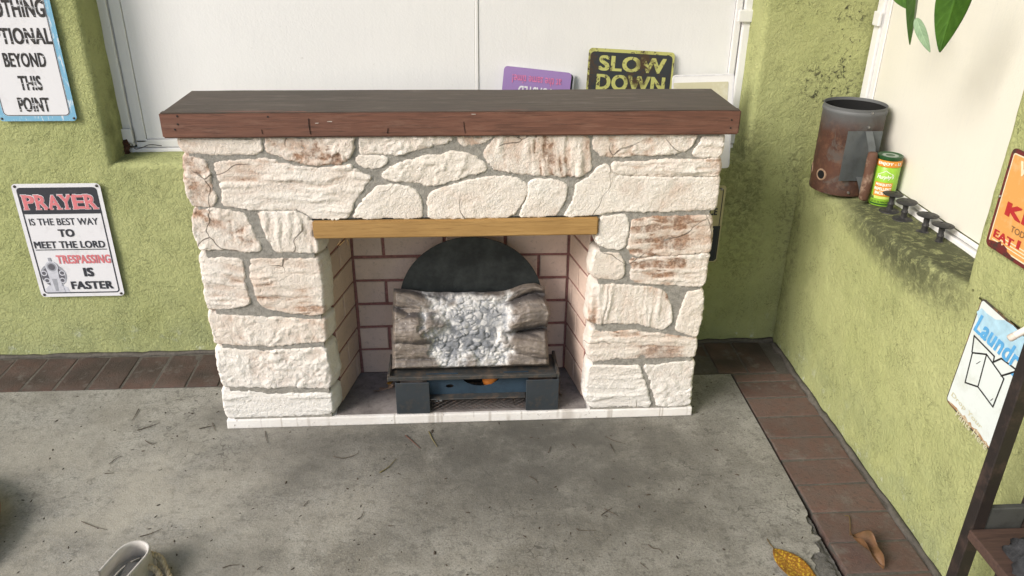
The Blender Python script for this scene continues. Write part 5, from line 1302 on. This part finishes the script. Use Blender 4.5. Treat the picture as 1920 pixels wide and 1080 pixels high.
# ------------------------------------------------------------------ litter on the slab
M_TWIG = plain('twig', (.075, .058, .044), .85, var=.4); M_TWIG2 = plain('twig_olive', (.150, .125, .050), .8); M_TWIG3 = plain('twig_red', (.11, .045, .03), .8)
TW = [([(260, 767), (254, 778), (247, 790)], 0, 'left'), ([(257, 807), (280, 800), (300, 792)], 0, 'left'), ([(272, 826), (284, 833), (294, 830)], 0, 'left'), ([(196, 888), (214, 887)], 0, 'left'),
      ([(205, 870), (216, 861), (228, 855)], 0, 'left'), ([(373, 804), (390, 800), (402, 798)], 0, 'left'), ([(398, 793), (404, 809)], 0, 'left'), ([(153, 978), (178, 988), (200, 993)], 0, 'left'), ([(262, 1006), (284, 1000), (304, 991)], 0, 'left'),
      ([(760, 816), (775, 829), (788, 841)], 2, 'mid'), ([(804, 809), (811, 824), (820, 838)], 1, 'mid'), ([(712, 886), (728, 876), (743, 860)], 1, 'mid'), ([(625, 856), (645, 859), (668, 852), (673, 845)], 0, 'mid'), ([(497, 808), (499, 822), (502, 831)], 0, 'mid'),
      ([(569, 949), (580, 938)], 0, 'mid'), ([(670, 974), (678, 968), (682, 958)], 0, 'mid'), ([(417, 1065), (432, 1060), (449, 1059)], 0, 'mid'), ([(482, 1068), (492, 1061)], 0, 'mid'), ([(728, 986), (740, 986)], 0, 'mid'),
      ([(1081, 991), (1088, 995), (1118, 994)], 0, 'right'), ([(1127, 966), (1138, 958), (1148, 952)], 0, 'right'), ([(1133, 954), (1158, 967)], 0, 'right'), ([(1215, 1021), (1224, 1028), (1236, 1030), (1242, 1038)], 0, 'right'), ([(1200, 1055), (1215, 1068)], 0, 'right'),
      ([(992, 893), (1003, 899), (1008, 907)], 0, 'right'), ([(1028, 849), (1033, 836)], 0, 'right'), ([(1072, 832), (1080, 841)], 0, 'right'), ([(1144, 833), (1152, 849)], 0, 'right'), ([(1135, 818), (1150, 826), (1172, 832)], 0, 'right')]
TWL = ['upright dark twig on the far left concrete, nearest the brick row', 'long pale brown twig left of the fireplace foot', 'small kinked twig left of the fireplace, below the long pale one', 'short level twig on the left concrete between planter and hearth', 'curved twig on the left concrete, pointing up to the right', 'level dark twig right beside the left foot of the fireplace', 'tiny upright twig crossing another beside the left fireplace foot', 'thin twig pointing at the white shoe from its upper left', 'thin twig just above and right of the white shoe', 'reddish straight twig lying just before the hearth', 'short straight olive stalk lying just before the hearth', 'bent olive twig on the concrete below the hearth', 'hooked dark twig below the left pillar and hearth edge', "short upright twig hanging below the left pillar's base", 'short slanting twig below the left pillar, halfway to the bottom edge', "short curved twig below the hearth's left end, halfway to the bottom", 'long dark twig at the bottom edge, right of the shoe', 'short slanting twig at the bottom edge, second right of the shoe', 'short level twig below the hearth, right of the curved one', 'L shaped long twig at the bottom centre right', 'dark thick twig crossed by a thin one, centre right', 'thin twig crossing a thicker dark one, centre right', 'wavy dark twig at the bottom right, left of the golden leaf', 'short slanting twig at the bottom edge, left of the golden leaf', "bent twig below the heater's right leg", "tiny upright twig below the heater's right leg, near the hearth", 'tiny slanting twig just before the right pillar, leftmost there', 'short upright twig before the right pillar, middle one there', 'long thin twig before the right pillar, nearest the base']
for k, (pl, c_, wh) in enumerate(TW):
    P = spline([on(u, v, 2, .0022) for u, v in pl], 4); P = [p_+np.array([0, 0, .0006*random.random()]) for p_ in P]
    o = tube('twig', P, list(np.linspace(random.uniform(.0009, .0014), .0005, len(P))*(1.5 if c_ else 1)), (M_TWIG, M_TWIG2, M_TWIG3)[c_], None, 6)
    lab = TWL[k]
    tag(o, lab, 'twig', 'twigs scattered on the slab')
# crumbs and specks too small to pick apart
V, F = [], []
for k in range(430):
    x_, y_ = random.uniform(-1.25, .84), 2.17-1.0*random.random()**1.2
    if -.71 < x_ < .69 and y_ > 1.95: continue
    r_ = random.uniform(.0010, .0028)*(1.6 if random.random() < .12 else 1); a = random.uniform(0, 6.28); el = random.uniform(1, 2.8); s_ = len(V)
    for q_ in range(6):
        t = q_*math.pi/3; px_, py_ = r_*el*math.cos(t)*random.uniform(.7, 1.1), r_*math.sin(t)*random.uniform(.6, 1.1)
        V.append((x_+px_*math.cos(a)-py_*math.sin(a), y_+px_*math.sin(a)+py_*math.cos(a), .0004))
    V.append((x_, y_, r_*.8)); F += [(s_+q_, s_+(q_+1) % 6, s_+6) for q_ in range(6)]
tag(mesh('floor_litter', V, F, plain('litter', (.050, .038, .028), .9, var=.5, scale=9)), 'scattered dark crumbs and specks on the concrete slab', 'litter', kind='stuff')
